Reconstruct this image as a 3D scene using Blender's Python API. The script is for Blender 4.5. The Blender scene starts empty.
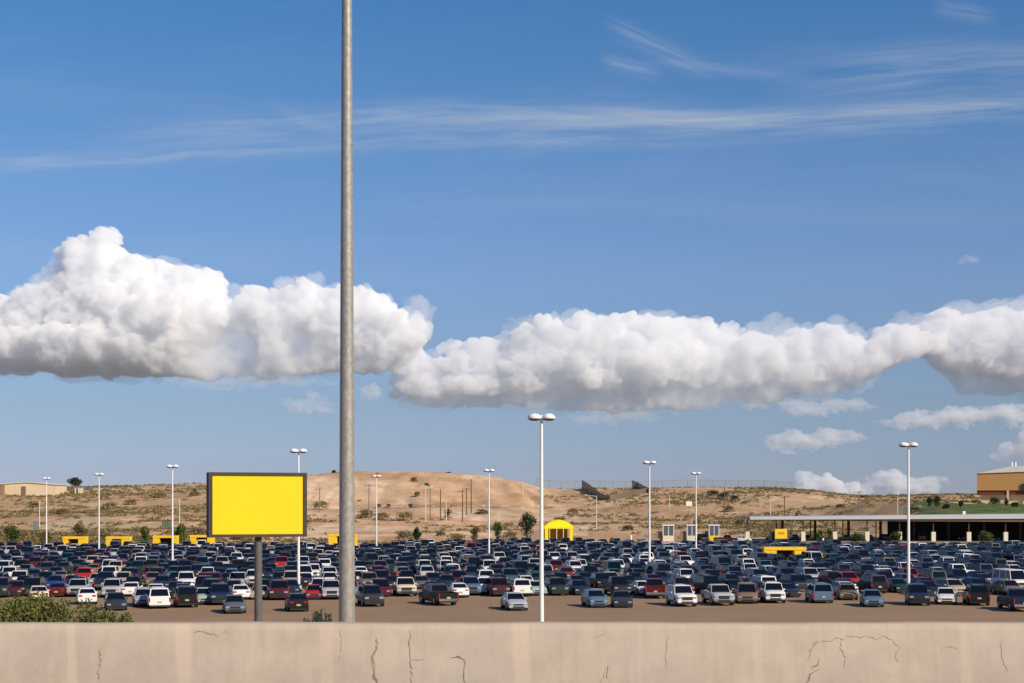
# Long-term parking lot seen over a concrete barrier, desert hills behind. Blender 4.5
import bpy, math, random
import numpy as np
from mathutils import Vector
random.seed(11)
S = bpy.context.scene
COL = S.collection
R = math.radians
F = 1600.0      # focal length in photo pixels (56 mm lens)
YH = 505.0      # photo row of the horizon
HC = 8.8        # eye height above the parking lot

# ------------------------------------------------------------------ helpers
class MB:
    def __init__(s): s.v = []; s.f = []; s.m = []
    def add(s, vs, fs, m=0):
        n = len(s.v); s.v += [tuple(p) for p in vs]
        for f in fs: s.f.append(tuple(i + n for i in f)); s.m.append(m)
    def box(s, x0, x1, y0, y1, z0, z1, m=0, rot=0, org=(0, 0)):
        vs = [(x, y, z) for z in (z0, z1) for y in (y0, y1) for x in (x0, x1)]
        if rot:
            c, d = math.cos(rot), math.sin(rot)
            vs = [(org[0] + (x-org[0])*c - (y-org[1])*d, org[1] + (x-org[0])*d + (y-org[1])*c, z) for x, y, z in vs]
        s.add(vs, [(0,2,3,1), (4,5,7,6), (0,1,5,4), (2,6,7,3), (0,4,6,2), (1,3,7,5)], m)
    def tube(s, p, q, r0, r1=None, n=10, m=0, caps=True):
        r1 = r0 if r1 is None else r1
        p, q = Vector(p), Vector(q); d = (q-p).normalized()
        a = d.cross(Vector((0,0,1))) if abs(d.z) < .9 else d.cross(Vector((1,0,0)))
        a.normalize(); b = d.cross(a)
        vs = []
        for c, r in ((p, r0), (q, r1)):
            for i in range(n):
                t = 2*math.pi*i/n; vs.append(c + (a*math.cos(t) + b*math.sin(t))*r)
        fs = [(i, (i+1) % n, n+(i+1) % n, n+i) for i in range(n)]
        if caps: fs += [tuple(range(n-1, -1, -1)), tuple(range(n, 2*n))]
        s.add(vs, fs, m)
    def lathe(s, c, prof, n=16, m=0, sx=1, sy=1):
        vs = []
        for r, z in prof:
            for i in range(n):
                t = 2*math.pi*i/n; vs.append((c[0]+r*sx*math.cos(t), c[1]+r*sy*math.sin(t), c[2]+z))
        fs = []
        for k in range(len(prof)-1):
            for i in range(n):
                j = (i+1) % n; fs.append((k*n+i, k*n+j, (k+1)*n+j, (k+1)*n+i))
        fs += [tuple(range(n-1, -1, -1)), tuple(range((len(prof)-1)*n, len(prof)*n))]
        s.add(vs, fs, m)
    def quad(s, a, b, c, d, m=0): s.add([a, b, c, d], [(0, 1, 2, 3)], m)
    def mesh(s, name, mats, smooth=None):
        me = bpy.data.meshes.new(name); me.from_pydata(s.v, [], s.f)
        for m in mats: me.materials.append(m)
        if len(mats) > 1: me.polygons.foreach_set('material_index', s.m)
        if smooth is not None:
            me.polygons.foreach_set('use_smooth', [True]*len(me.polygons))
            me.set_sharp_from_angle(angle=R(smooth))
        me.update(); return me
    def build(s, name, mats, parent=None, smooth=None, loc=None, rz=0):
        if not isinstance(mats, (list, tuple)): mats = [mats]
        return link(name, s.mesh(name, mats, smooth), parent, loc, rz)

def link(name, data, parent=None, loc=None, rz=0):
    o = bpy.data.objects.new(name, data); COL.objects.link(o)
    if parent: o.parent = parent
    if loc is not None: o.location = loc
    if rz: o.rotation_euler.z = rz
    return o
def tag(o, label=None, cat=None, group=None, kind=None):
    if label: o['label'] = label
    if cat: o['category'] = cat
    if group: o['group'] = group
    if kind: o['kind'] = kind
    return o
def thing(name, loc, label, cat, group=None, rz=0):
    return tag(link(name, None, None, loc, rz), label, cat, group)

# ------------------------------------------------------------------ materials
def mat(name, col, rough=.6, metal=0, spec=.5, coat=0):
    m = bpy.data.materials.new(name); m.use_nodes = True
    b = m.node_tree.nodes['Principled BSDF']
    b.inputs['Base Color'].default_value = (*col, 1); b.inputs['Roughness'].default_value = rough
    b.inputs['Metallic'].default_value = metal; b.inputs['Specular IOR Level'].default_value = spec
    b.inputs['Coat Weight'].default_value = coat; b.inputs['Coat Roughness'].default_value = .05
    return m
def N(m, t, **kw):
    n = m.node_tree.nodes.new(t)
    for k, v in kw.items(): setattr(n, k, v)
    return n
def L(m, a, b): m.node_tree.links.new(a, b)
def bsdf(m): return m.node_tree.nodes['Principled BSDF']
def coords(m, scale=(1,1,1), kind='Object'):
    tc = N(m, 'ShaderNodeTexCoord'); mp = N(m, 'ShaderNodeMapping'); mp.inputs['Scale'].default_value = scale
    L(m, tc.outputs[kind], mp.inputs[0]); return mp.outputs[0]
def noise(m, vec, scale, detail=5, rough=.55, dist=0):
    n = N(m, 'ShaderNodeTexNoise'); n.inputs['Scale'].default_value = scale; n.inputs['Detail'].default_value = detail
    n.inputs['Roughness'].default_value = rough; n.inputs['Distortion'].default_value = dist
    L(m, vec, n.inputs['Vector']); return n.outputs['Fac']
def ramp(m, fac, stops, interp='LINEAR'):
    r = N(m, 'ShaderNodeValToRGB'); cr = r.color_ramp; cr.interpolation = interp
    while len(cr.elements) < len(stops): cr.elements.new(.5)
    for e, (p, c) in zip(cr.elements, stops):
        e.position = p; e.color = (*c, 1) if len(c) == 3 else c
    L(m, fac, r.inputs[0]); return r.outputs[0]
def mixc(m, fac, a, b, mode='MIX'):
    x = N(m, 'ShaderNodeMix', data_type='RGBA', blend_type=mode)
    for s, v in ((0, fac), (6, a), (7, b)):
        if hasattr(v, 'node'): L(m, v, x.inputs[s])
        else: x.inputs[s].default_value = v if s == 0 else ((*v, 1) if len(v) == 3 else v)
    return x.outputs[2]
def bump(m, h, strength=.3, dist=.02):
    b = N(m, 'ShaderNodeBump'); b.inputs['Strength'].default_value = strength; b.inputs['Distance'].default_value = dist
    L(m, h, b.inputs['Height']); L(m, b.outputs[0], bsdf(m).inputs['Normal'])
def mathn(m, op, a, b=None, c=None, clamp=False):
    n = N(m, 'ShaderNodeMath', operation=op, use_clamp=clamp)
    for i, v in enumerate((a, b, c)):
        if v is None: continue
        if hasattr(v, 'node'): L(m, v, n.inputs[i])
        else: n.inputs[i].default_value = v
    return n.outputs[0]
def varied(name, col, scale=3, amt=.25, rough=.8, bumps=.2, metal=0, stretch=(1,1,1), dist=.02):
    """a base colour with blotchy variation and a matching fine relief"""
    m = mat(name, col, rough, metal, .3); v = coords(m, stretch)
    n = noise(m, v, scale, 7, .62)
    lo = tuple(c*(1-amt) for c in col); hi = tuple(min(1, c*(1+amt)) for c in col)
    L(m, ramp(m, n, [(.3, lo), (.7, hi)]), bsdf(m).inputs['Base Color'])
    if bumps: bump(m, noise(m, v, scale*6, 5), bumps, dist)
    return m

M = {}
# car paint takes each car's own colour
def paint(name, attr):
    m = mat(name, (.5,.5,.5), .34, .05, .22, .22)
    if attr: n = N(m, 'ShaderNodeAttribute', attribute_name='paint'); c = n.outputs['Color']
    else: n = N(m, 'ShaderNodeObjectInfo'); c = n.outputs['Color']
    d = noise(m, coords(m), 1.7, 4)          # a thin film of desert dust
    c2 = mixc(m, mathn(m, 'MULTIPLY', ramp(m, d, [(.35, (0,0,0)), (.75, (1,1,1))]), .05), c, (.30,.24,.18))
    L(m, c2, bsdf(m).inputs['Base Color']); return m
M['paint'] = paint('car paint', False); M['paint_far'] = paint('car paint far', True)
M['glass'] = mat('car glass', (.005,.008,.016), .08, 0, .22)
M['tyre'] = mat('tyre rubber', (.018,.017,.016), .85)
M['rim'] = mat('wheel metal', (.45,.45,.46), .35, .7)
M['trim'] = mat('black trim', (.02,.02,.022), .5)
M['chrome'] = mat('chrome', (.65,.65,.66), .2, .9)
M['lamp'] = mat('headlamp', (.40,.42,.44), .12, .3, .8)
M['red_lamp'] = mat('tail lamp', (.35,.012,.01), .2, 0, .7)
M['plate'] = mat('number plate', (.50,.44,.22), .5)
M['interior'] = mat('bed liner', (.05,.05,.052), .8)

# ------------------------------------------------------------------ cars
SPEC = {
 # L, W, H, stations (distance from nose, belt height, width factor), cabin (base front, roof front, roof rear, base rear), ground clearance, wheel radius, axles
 'sedan':   dict(L=4.65, W=1.76, H=1.42, st=[(0,.55,.74),(.1,.64,.88),(.35,.72,.96),(.9,.80,1),(1.45,.92,1),(2.6,.97,1),(3.7,.99,1),(4.3,.99,.97),(4.55,.94,.92),(4.65,.72,.84)], cab=(1.25,2.0,3.15,4.0), zb=.2, r=.32, ax=(.88,3.6)),
 'coupe':   dict(L=4.3, W=1.72, H=1.34, st=[(0,.5,.72),(.1,.6,.88),(.4,.68,.96),(.9,.76,1),(1.5,.88,1),(2.6,.92,1),(3.5,.95,1),(4.0,.93,.96),(4.22,.88,.92),(4.3,.66,.84)], cab=(1.3,2.15,3.0,3.8), zb=.18, r=.31, ax=(.82,3.4)),
 'hatchback': dict(L=4.15, W=1.72, H=1.46, st=[(0,.56,.76),(.1,.68,.9),(.35,.77,.97),(.85,.86,1),(1.25,.96,1),(2.5,.99,1),(3.6,1.02,1),(4.0,1.02,.97),(4.12,.95,.94),(4.15,.6,.88)], cab=(1.05,1.8,3.55,4.05), zb=.2, r=.31, ax=(.78,3.35)),
 'wagon':   dict(L=4.75, W=1.78, H=1.50, st=[(0,.55,.75),(.1,.66,.9),(.4,.75,.97),(.95,.84,1),(1.45,.95,1),(2.6,.99,1),(4.2,1.02,1),(4.6,1.02,.97),(4.72,.95,.94),(4.75,.6,.88)], cab=(1.25,2.0,4.2,4.65), zb=.2, r=.32, ax=(.9,3.7)),
 'suv':     dict(L=4.75, W=1.88, H=1.80, st=[(0,.72,.84),(.06,.92,.93),(.25,1.02,.98),(.9,1.08,1),(1.4,1.14,1),(2.6,1.16,1),(4.2,1.18,1),(4.62,1.18,.98),(4.72,1.1,.96),(4.75,.6,.9)], cab=(1.25,1.8,4.35,4.66), zb=.3, r=.38, ax=(.85,3.75)),
 'crossover': dict(L=4.55, W=1.82, H=1.64, st=[(0,.62,.76),(.1,.78,.9),(.35,.88,.97),(.9,.96,1),(1.35,1.05,1),(2.6,1.08,1),(4.0,1.12,1),(4.4,1.12,.97),(4.52,1.02,.94),(4.55,.6,.88)], cab=(1.2,2.0,3.8,4.5), zb=.26, r=.35, ax=(.85,3.6)),
 'compact': dict(L=4.3, W=1.68, H=1.40, st=[(0,.5,.7),(.1,.62,.86),(.35,.70,.95),(.85,.79,1),(1.3,.90,1),(2.4,.95,1),(3.4,.97,1),(3.95,.97,.96),(4.22,.90,.9),(4.3,.65,.82)], cab=(1.1,1.95,3.0,3.75), zb=.19, r=.3, ax=(.8,3.35)),
 'minivan': dict(L=5.0, W=1.92, H=1.76, st=[(0,.58,.76),(.1,.72,.9),(.35,.84,.97),(.75,.95,1),(1.1,1.05,1),(2.6,1.08,1),(4.4,1.1,1),(4.85,1.1,.97),(4.97,1.0,.95),(5.0,.6,.9)], cab=(.85,1.75,4.6,4.92), zb=.22, r=.33, ax=(.9,3.95)),
 'van':     dict(L=5.3, W=2.0, H=2.1, st=[(0,.7,.84),(.08,.9,.93),(.25,1.0,.98),(.8,1.1,1),(1.1,1.18,1),(2.6,1.2,1),(4.9,1.2,1),(5.2,1.2,.98),(5.28,1.1,.97),(5.3,.6,.93)], cab=(.85,1.4,5.05,5.26), zb=.3, r=.36, ax=(.95,4.2)),
 'pickup':  dict(L=5.6, W=1.94, H=1.80, st=[(0,.74,.86),(.06,.95,.94),(.25,1.06,.98),(1.0,1.1,1),(1.5,1.14,1),(2.6,1.16,1),(3.45,1.16,1)], cab=(1.35,1.9,3.05,3.38), zb=.34, r=.40, ax=(.95,4.45), bed=True),
}
def shell(mb, pts, zb, hw, yo, m=0):
    ring = []
    n = len(pts)
    for (y, zt, wf) in pts:
        w = hw*wf; c = .02 if zt > .7 else 0
        half = [(w*.9, zb+(.06 if 0 < pts.index((y,zt,wf)) < n-1 else .1)), (w, zb+.2), (w*1.0, (zb+zt)*.52), (w*.975, zt-.08), (w*.9, zt-.015), (w*.5, zt+c)]
        r = [(-x, y+yo, z) for x, z in half][::-1] + [(x, y+yo, z) for x, z in half]
        ring.append(r)
    k = len(ring[0]); vs = [p for r in ring for p in r]; fs = []
    for i in range(n-1):
        for j in range(k):
            j2 = (j+1) % k
            fs.append((i*k+j, (i+1)*k+j, (i+1)*k+j2, i*k+j2))
    fs.append(tuple(range(k))); fs.append(tuple((n-1)*k+j for j in range(k-1, -1, -1)))
    mb.add(vs, fs, m)
def pane(mb, a, b, c, d, mx, mz, off, m):
    """a window: quad a b (lower) c d (upper) inset and set proud of the cabin"""
    a, b, c, d = map(Vector, (a, b, c, d))
    nrm = (b-a).cross(d-a).normalized()
    def P(u, v): return (a*(1-u)+b*u)*(1-v) + (d*(1-u)+c*u)*v + nrm*off
    mb.quad(P(mx,mz), P(1-mx,mz), P(1-mx,1-mz*.8), P(mx,1-mz*.8), m)
def wheel(mb, x, y, r, side, mt, mr):
    w = .2; xo = x + side*.012; xi = x - side*w
    mb.tube((xi, y, r), (xo, y, r), r, r, 14, mt)
    mb.tube((xo, y, r), (xo+side*.006, y, r), r*.62, r*.58, 10, mr)
def car_parts(kind):
    """every part of one kind of car: {part name: [(mesh builder, material keys, colour driven?)]}"""
    s = SPEC[kind]; Lc, W, H, hw = s['L'], s['W'], s['H'], s['W']/2; yo = -Lc/2
    P = []
    body = MB()
    shell(body, s['st'], s['zb'], hw, yo)
    bf, rf, rr, br = s['cab']
    def belt(y): 
        st = s['st']
        for (a, b) in zip(st, st[1:]):
            if a[0] <= y <= b[0]: return a[1] + (b[1]-a[1])*(y-a[0])/(b[0]-a[0])
        return st[-1][1]
    zbf, zbr = belt(bf)-.03, belt(br)-.03
    wb, wt = hw*.9, hw*(.70 if kind in ('sedan','coupe','hatchback','wagon','compact','crossover') else .76)
    wr = wb if not s.get('bed') else wb*.98
    B = [(-wb,bf+yo,zbf), (wb,bf+yo,zbf), (wr,br+yo,zbr), (-wr,br+yo,zbr)]
    T = [(-wt,rf+yo,H-.05), (wt,rf+yo,H-.05), (wt,rr+yo,H-.05), (-wt,rr+yo,H-.05)]
    C = [(-wt*.82,rf+yo+.18,H), (wt*.82,rf+yo+.18,H), (wt*.82,rr+yo-.14,H-.005), (-wt*.82,rr+yo-.14,H-.005)]
    body.add(B+T+C, [(0,1,5,4), (1,2,6,5), (2,3,7,6), (3,0,4,7), (4,5,9,8), (5,6,10,9), (6,7,11,10), (7,4,8,11), (8,9,10,11)], 0)
    for y in s['ax']:
        for sd in (-1, 1):
            body.tube((sd*(hw-.25), y+yo, s['r']+.02), (sd*(hw+.003), y+yo, s['r']+.02), s['r']+.07, None, 16, 1)
    # dark valance under the bumpers, roof rails, sill trim
    body.box(-hw*.84, hw*.84, yo-.03, yo+.3, s['zb']-.06, s['zb']+.075, 1); body.box(-hw*.84, hw*.84, Lc+yo-.3, Lc+yo+.03, s['zb']-.04, s['zb']+.095, 1)
    body.box(-hw*.7, hw*.7, yo+.3, Lc+yo-.3, s['zb']-.08, s['zb']+.02, 1)
    if kind in ('suv', 'crossover', 'wagon', 'minivan'):
        for sd in (-1, 1): body.box(sd*wt*.80-.02, sd*wt*.80+.02, rf+yo+.35, rr+yo-.25, H+.0, H+.045, 1)
    for sd in (-1, 1):
        body.box(min(sd*hw*.99, sd*(hw+.004)), max(sd*hw*.99, sd*(hw+.004)), s['ax'][0]+s['r']+.1+yo, s['ax'][1]-s['r']-.1+yo, s['zb']+.1, s['zb']+.2, 1)
    if s.get('bed'):
        z0, z1, y0, y1 = .62, 1.14, 3.42+yo, Lc-.03+yo
        body.box(-hw*.97, hw*.97, y0, y1, s['zb']+.1, z0, 0)
        for sd in (-1, 1):
            body.box(min(sd*hw*.99, sd*(hw-.1)), max(sd*hw*.99, sd*(hw-.1)), y0, y1, z0-.1, z1, 0)
            body.box(min(sd*hw*.99, sd*(hw-.1))+.02, max(sd*hw*.99, sd*(hw-.1))-.02, y0, y1, z1, z1+.02, 1)
        body.box(-hw+.1, hw-.1, y0, y0+.05, z0, z1-.02, 0)
    P.append(('body', body, ['paint', 'trim']))
    g = MB(); pane(g, B[0], B[1], T[1], T[0], .03, .05, .008, 0); P.append(('windshield', g, ['glass']))
    g = MB(); pane(g, B[2], B[3], T[3], T[2], .05, .10, .008, 0); P.append(('rear_window', g, ['glass']))
    for sd in (1, -1):
        g = MB()
        a, b, c, d = (B[1], B[2], T[2], T[1]) if sd > 0 else (B[3], B[0], T[0], T[3])
        a, b, c, d = map(Vector, (a, b, c, d)); nn = 2 if s.get('bed') or kind == 'coupe' else 3
        fr = [0, .45, .98] if nn == 2 else ([0, .38, .7, .98] if kind in ('suv','minivan','van','wagon') else [0, .42, .78, .98])
        if kind == 'van': fr = [0, .25, .6, .98]
        if sd < 0: fr = [1-x for x in fr][::-1]
        for i in range(nn):
            u0, u1 = fr[i]+.012, fr[i+1]-.0
            Q = lambda u, v: (a*(1-u)+b*u)*(1-v) + (d*(1-u)+c*u)*v
            pane(g, Q(u0,0), Q(u1,0), Q(u1,1), Q(u0,1), .04, .12, .008, 0)
        P.append(('side_window', g, ['glass']))
    for y in s['ax']:
        for sd in (-1, 1):
            g = MB(); wheel(g, sd*hw, y+yo, s['r'], sd, 0, 1); P.append(('wheel', g, ['tyre', 'rim']))
    tall = kind in ('suv', 'pickup', 'van'); z = s['st'][1][1]
    zl = z-.17 if not tall else z-.22
    for sd in (-1, 1):
        g = MB(); x0, x1 = sorted((sd*hw*.86, sd*hw*.5)); g.box(x0, x1, yo-.012, yo+.25, zl, zl+(.13 if not tall else .17), 0)
        P.append(('headlight', g, ['lamp']))
    zt = s['st'][-2][1] if not s.get('bed') else 1.1
    for sd in (-1, 1):
        g = MB(); e = Lc+yo
        if s.get('bed') or kind in ('suv','van','minivan','wagon'): x0, x1 = sorted((sd*hw*.955, sd*hw*.83)); g.box(x0, x1, e-.2, e+.012, zt-.42, zt-.05, 0)
        else: x0, x1 = sorted((sd*hw*.85, sd*hw*.5)); g.box(x0, x1, e-.2, e+.012, zt-.22, zt-.08, 0)
        P.append(('taillight', g, ['red_lamp']))
    g = MB(); gw = .46 if not tall else .49; g.box(-hw*gw, hw*gw, yo-.02, yo+.2, zl-(.02 if not tall else .12), zl+(.11 if not tall else .17), 0); g.box(-hw*.55, hw*.55, yo-.056, yo+.1, s['zb']+.09, s['zb']+.19, 0); P.append(('grille', g, ['trim']))
    g = MB(); g.box(-hw*.9, hw*.9, yo-.05, yo+.3, s['zb']+.08, s['zb']+.24, 0); P.append(('front_bumper', g, ['chrome' if s.get('bed') else 'paint']))
    g = MB(); e = Lc+yo; g.box(-hw*.9, hw*.9, e-.3, e+.05, s['zb']+.1, s['zb']+.28, 0); P.append(('rear_bumper', g, ['chrome' if s.get('bed') else 'paint']))
    g = MB(); g.box(-.18, .18, e+.05, e+.06, s['zb']+.12, s['zb']+.25, 0) if False else g.box(-.17, .17, e-.05, e+.056, s['zb']+.3, s['zb']+.44, 0); P.append(('number_plate', g, ['plate']))
    if s.get('bed'):
        g = MB(); g.box(-hw+.1, hw-.1, e-.08, e-.03, .62, 1.12, 0); P.append(('tailgate', g, ['paint']))
    for sd in (-1, 1):
        g = MB(); x0, x1 = sorted((sd*(hw*.93), sd*(hw+.11))); ym = bf+yo+.42; g.box(x0, x1, ym, ym+.09, zbf+.03, zbf+.15, 0)
        P.append(('side_mirror', g, ['paint']))
    return P
PARTS = {k: car_parts(k) for k in SPEC}
FULL = {}; MID = {}; LOWPOLY = {}
GLAZED = ('windshield', 'rear_window', 'side_window')
for k, P in PARTS.items():
    FULL[k] = [(n, g.mesh(k+'_'+n, [M[x] for x in ms], 40)) for n, g, ms in P]
    # one-piece body for cars whose wheels and lamps hide behind the row in front
    keys = ['paint','trim','tyre','rim','lamp','red_lamp','chrome','plate']
    j = MB()
    for n, g, ms in P:
        if n in GLAZED: continue
        o = len(j.v); j.v += g.v
        for f, mi in zip(g.f, g.m): j.f.append(tuple(i+o for i in f)); j.m.append(keys.index(ms[mi]))
    MID[k] = [('body', j.mesh(k+'_whole_body', [M[x] for x in keys], 40))] + [(n, m) for n, m in FULL[k] if n in GLAZED]
    keys2 = keys + ['glass']; a = MB()
    for n, g, ms in P:
        if n in ('side_mirror', 'grille', 'number_plate'): continue
        o = len(a.v); a.v += g.v
        for f, mi in zip(g.f, g.m): a.f.append(tuple(i+o for i in f)); a.m.append(keys2.index(ms[mi]))
    LOWPOLY[k] = (np.array(a.v), a.f, a.m)

PAINTS = {
 'black': (.010,.011,.014), 'navy blue': (.010,.022,.060), 'charcoal': (.035,.038,.045), 'dark green': (.012,.04,.032),
 'slate grey': (.12,.13,.145), 'silver': (.46,.47,.49), 'white': (.80,.79,.77), 'maroon': (.10,.010,.016), 'red': (.42,.018,.012),
 'beige': (.50,.41,.29), 'teal': (.03,.11,.13), 'bright blue': (.015,.05,.30), 'pale green': (.40,.54,.50), 'cream': (.72,.62,.46), 'steel blue': (.10,.17,.25), 'bronze': (.22,.15,.09),
}
MIXC = ['black']*14 + ['navy blue']*18 + ['charcoal']*9 + ['dark green']*4 + ['slate grey']*4 + ['silver']*7 + ['white']*9 + ['maroon']*3 + ['red'] + ['beige']*2 + ['teal']*2 + ['steel blue']*3 + ['bronze']*1
MIXK = ['sedan']*8 + ['compact']*5 + ['crossover']*4 + ['suv']*5 + ['pickup']*5 + ['minivan']*3 + ['hatchback']*3 + ['coupe']*2 + ['wagon']*2 + ['van']
CATS = {'sedan':'sedan','coupe':'coupe','hatchback':'hatchback','wagon':'station wagon','crossover':'SUV','compact':'sedan','suv':'SUV','minivan':'minivan','van':'van','pickup':'pickup truck'}
NAMES = {'sedan':'parked_sedan','coupe':'parked_coupe','hatchback':'parked_hatchback','wagon':'parked_station_wagon','suv':'parked_suv','crossover':'parked_suv','compact':'parked_sedan','minivan':'parked_minivan','van':'parked_van','pickup':'parked_pickup_truck'}
def put_car(kind, colour, x, y, rz, full, label, group='cars parked in the lot', z=0):
    t = thing(NAMES[kind], (x, y, z), label, CATS[kind], group, rz)
    for n, me in (FULL if full else MID)[kind]:
        o = link(n, me, t); o.color = (*PAINTS[colour], 1)
    return t
# ------------------------------------------------------------------ terrain shape
CX = [(-400,494),(-60,494),(0,492),(60,490),(110,488),(200,485),(290,480),(310,476),(330,473),(345,471),(430,471),(470,474),(500,478),(520,482),(535,487),(560,489),(620,489),(700,488),(770,489),(800,491),(840,495),(870,496),(1024,494),(1500,494)]
CXX = np.array([(u-512)/F*700 for u, _ in CX]); CXZ = np.array([HC+(YH-y)/F*700 for _, y in CX])
_rng = np.random.default_rng(5)
_G = [_rng.random((220, 220)) for _ in range(3)]
def vn(x, y, cell, k=0):
    gx, gy = x/cell+110.3, y/cell+40.7
    gx = np.clip(gx, 0, 217.9); gy = np.clip(gy, 0, 217.9)
    i, j = np.floor(gx).astype(int), np.floor(gy).astype(int); fx, fy = gx-i, gy-j
    fx = fx*fx*(3-2*fx); fy = fy*fy*(3-2*fy); g = _G[k]
    return (g[i,j]*(1-fx)+g[i+1,j]*fx)*(1-fy)+(g[i,j+1]*(1-fx)+g[i+1,j+1]*fx)*fy - .5
def sm(t): t = np.clip(t, 0, 1); return t*t*(3-2*t)
def tz(X, Y):
    X = np.asarray(X, float); Y = np.asarray(Y, float)
    near = np.where(Y < 14.8, 7.0, 7.0*(1-sm((Y-14.8)/36)))-.03
    Y0 = 335+22*sm((X+95)/40)+40*sm((X-5)/45)
    t = (Y-Y0)/(700-Y0)
    Ceff = np.interp(X, CXX, CXZ)
    bare = sm((X+95)/25)*sm((45-X)/40)     # the bare sandy bluff
    g1 = .36*sm(t/.62)+.64*sm((t-.5)/.46)
    g2 = .10*sm(t/.3)+.24*sm((t-.28)/.3)+.66*sm((t-.62)/.33)
    g = g1*(1-bare)+g2*bare
    w = sm(t*2.5)*(1-.6*sm((t-.75)/.2))
    z = Ceff*g + w*(vn(X, Y, 38)*3.0 + vn(X, Y, 13, 1)*1.3 + vn(X, Y, 5, 2)*.35)
    # gullies running down the bluff
    z -= bare*sm((t-.6)/.15)*(1-sm((t-.93)/.07))*(.45-np.abs(vn(X+Y*.18, Y*.12, 7.5, 1)))*4.0
    # irrigated bank on the right
    z += sm((X-98)/26)*sm((Y-418)/40)*(1-sm((Y-520)/80))*6.4
    far = sm((Y-715)/500)
    z = z*(1-far)+(Ceff*.25+6)*far + far*vn(X, Y, 700, 2)*6
    return np.where(Y < 60, near, np.where(Y < Y0, -.03, z-.03))
def hit(px, py, y0=300, y1=760):
    """the point of the ground seen in the given direction of the photo"""
    Y = np.arange(y0, y1, .5); X = (px-512)/F*Y; Z = HC-(py-YH)/F*Y
    g = tz(X, Y); k = np.nonzero(g >= Z)[0]
    k = k[0] if len(k) else len(Y)-1
    return (float(X[k]), float(Y[k]), float(g[k]))
Ys = np.concatenate([[-60,-8,0,8,14.4,14.8], np.arange(16,62,2), np.arange(70,320,25), np.arange(320,400,5), np.arange(402,760,2.2), np.array([775,800,840,900,1000,1200,1500,2000,3000,5000,9000,20000,45000])])
nx = 420
rows = []
for Y in Ys:
    half = 300 if Y < 770 else 300+(Y-770)*1.4
    rows.append(np.stack([np.linspace(-half, half, nx), np.full(nx, Y)], -1))
P = np.array(rows); Z = tz(P[...,0], P[...,1]); V = np.concatenate([P, Z[...,None]], -1).reshape(-1, 3)
ii, jj = np.meshgrid(np.arange(len(Ys)-1), np.arange(nx-1), indexing='ij'); a = (ii*nx+jj).ravel()
me = bpy.data.meshes.new('terrain'); me.from_pydata(V.tolist(), [], np.stack([a, a+1, a+nx+1, a+nx], -1).tolist())
me.polygons.foreach_set('use_smooth', [True]*len(me.polygons))
m = mat('desert soil', (.4,.28,.18), .95, 0, .1); v = coords(m, (1,1,1))
n1 = noise(m, v, .03, 8, .6); n2 = noise(m, v, .13, 8, .7); n3 = noise(m, v, 1.3, 4)
c = ramp(m, n1, [(.38, (.47,.28,.15)), (.5, (.66,.42,.25)), (.6, (.77,.565,.385))])
geo = N(m, 'ShaderNodeNewGeometry'); GEO = geo; sx = N(m, 'ShaderNodeSeparateXYZ'); L(m, geo.outputs['Position'], sx.inputs[0])
# dry grass and low scrub: much on the left and right hills, little on the bluff
mr = N(m, 'ShaderNodeMapRange', interpolation_type='SMOOTHSTEP'); L(m, sx.outputs[0], mr.inputs[0]); mr.inputs[1].default_value = -105; mr.inputs[2].default_value = -82
mr2 = N(m, 'ShaderNodeMapRange', interpolation_type='SMOOTHSTEP'); L(m, sx.outputs[0], mr2.inputs[0]); mr2.inputs[1].default_value = 0; mr2.inputs[2].default_value = 45
bare = mathn(m, 'MULTIPLY', mr.outputs[0], mathn(m, 'SUBTRACT', 1, mr2.outputs[0]))
mp_ = N(m, 'ShaderNodeMapping'); mp_.inputs['Rotation'].default_value = (0,0,.16); mp_.inputs['Scale'].default_value = (.13,.012,.05); L(m, geo.outputs['Position'], mp_.inputs[0])
stk = noise(m, mp_.outputs[0], 1, 6, .62, .5)
c = mixc(m, mathn(m, 'MULTIPLY', ramp(m, stk, [(.46, (0,0,0)), (.60, (1,1,1))]), mathn(m, 'MULTIPLY', bare, .5)), c, (.40,.27,.165))
cov = mathn(m, 'SUBTRACT', mathn(m, 'ADD', n2, mathn(m, 'MULTIPLY', n1, .4)), mathn(m, 'MULTIPLY', bare, .17))
c = mixc(m, mathn(m, 'MULTIPLY', ramp(m, cov, [(.58, (0,0,0)), (.68, (1,1,1))]), .52), c, (.27,.205,.11))
c = mixc(m, mathn(m, 'MULTIPLY', ramp(m, n3, [(.52, (0,0,0)), (.66, (1,1,1))]), .4), c, (.34,.225,.125))
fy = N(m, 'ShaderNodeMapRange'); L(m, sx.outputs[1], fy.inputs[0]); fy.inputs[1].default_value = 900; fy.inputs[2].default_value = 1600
c = mixc(m, fy.outputs[0], c, (.20,.185,.165))     # unseen plain beyond the hills, darkened to cut warm bounce onto the clouds
L(m, c, bsdf(m).inputs['Base Color']); bump(m, n2, .6, .8)
me.materials.append(m)
tag(link('desert_ground', me), kind='structure')

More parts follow.
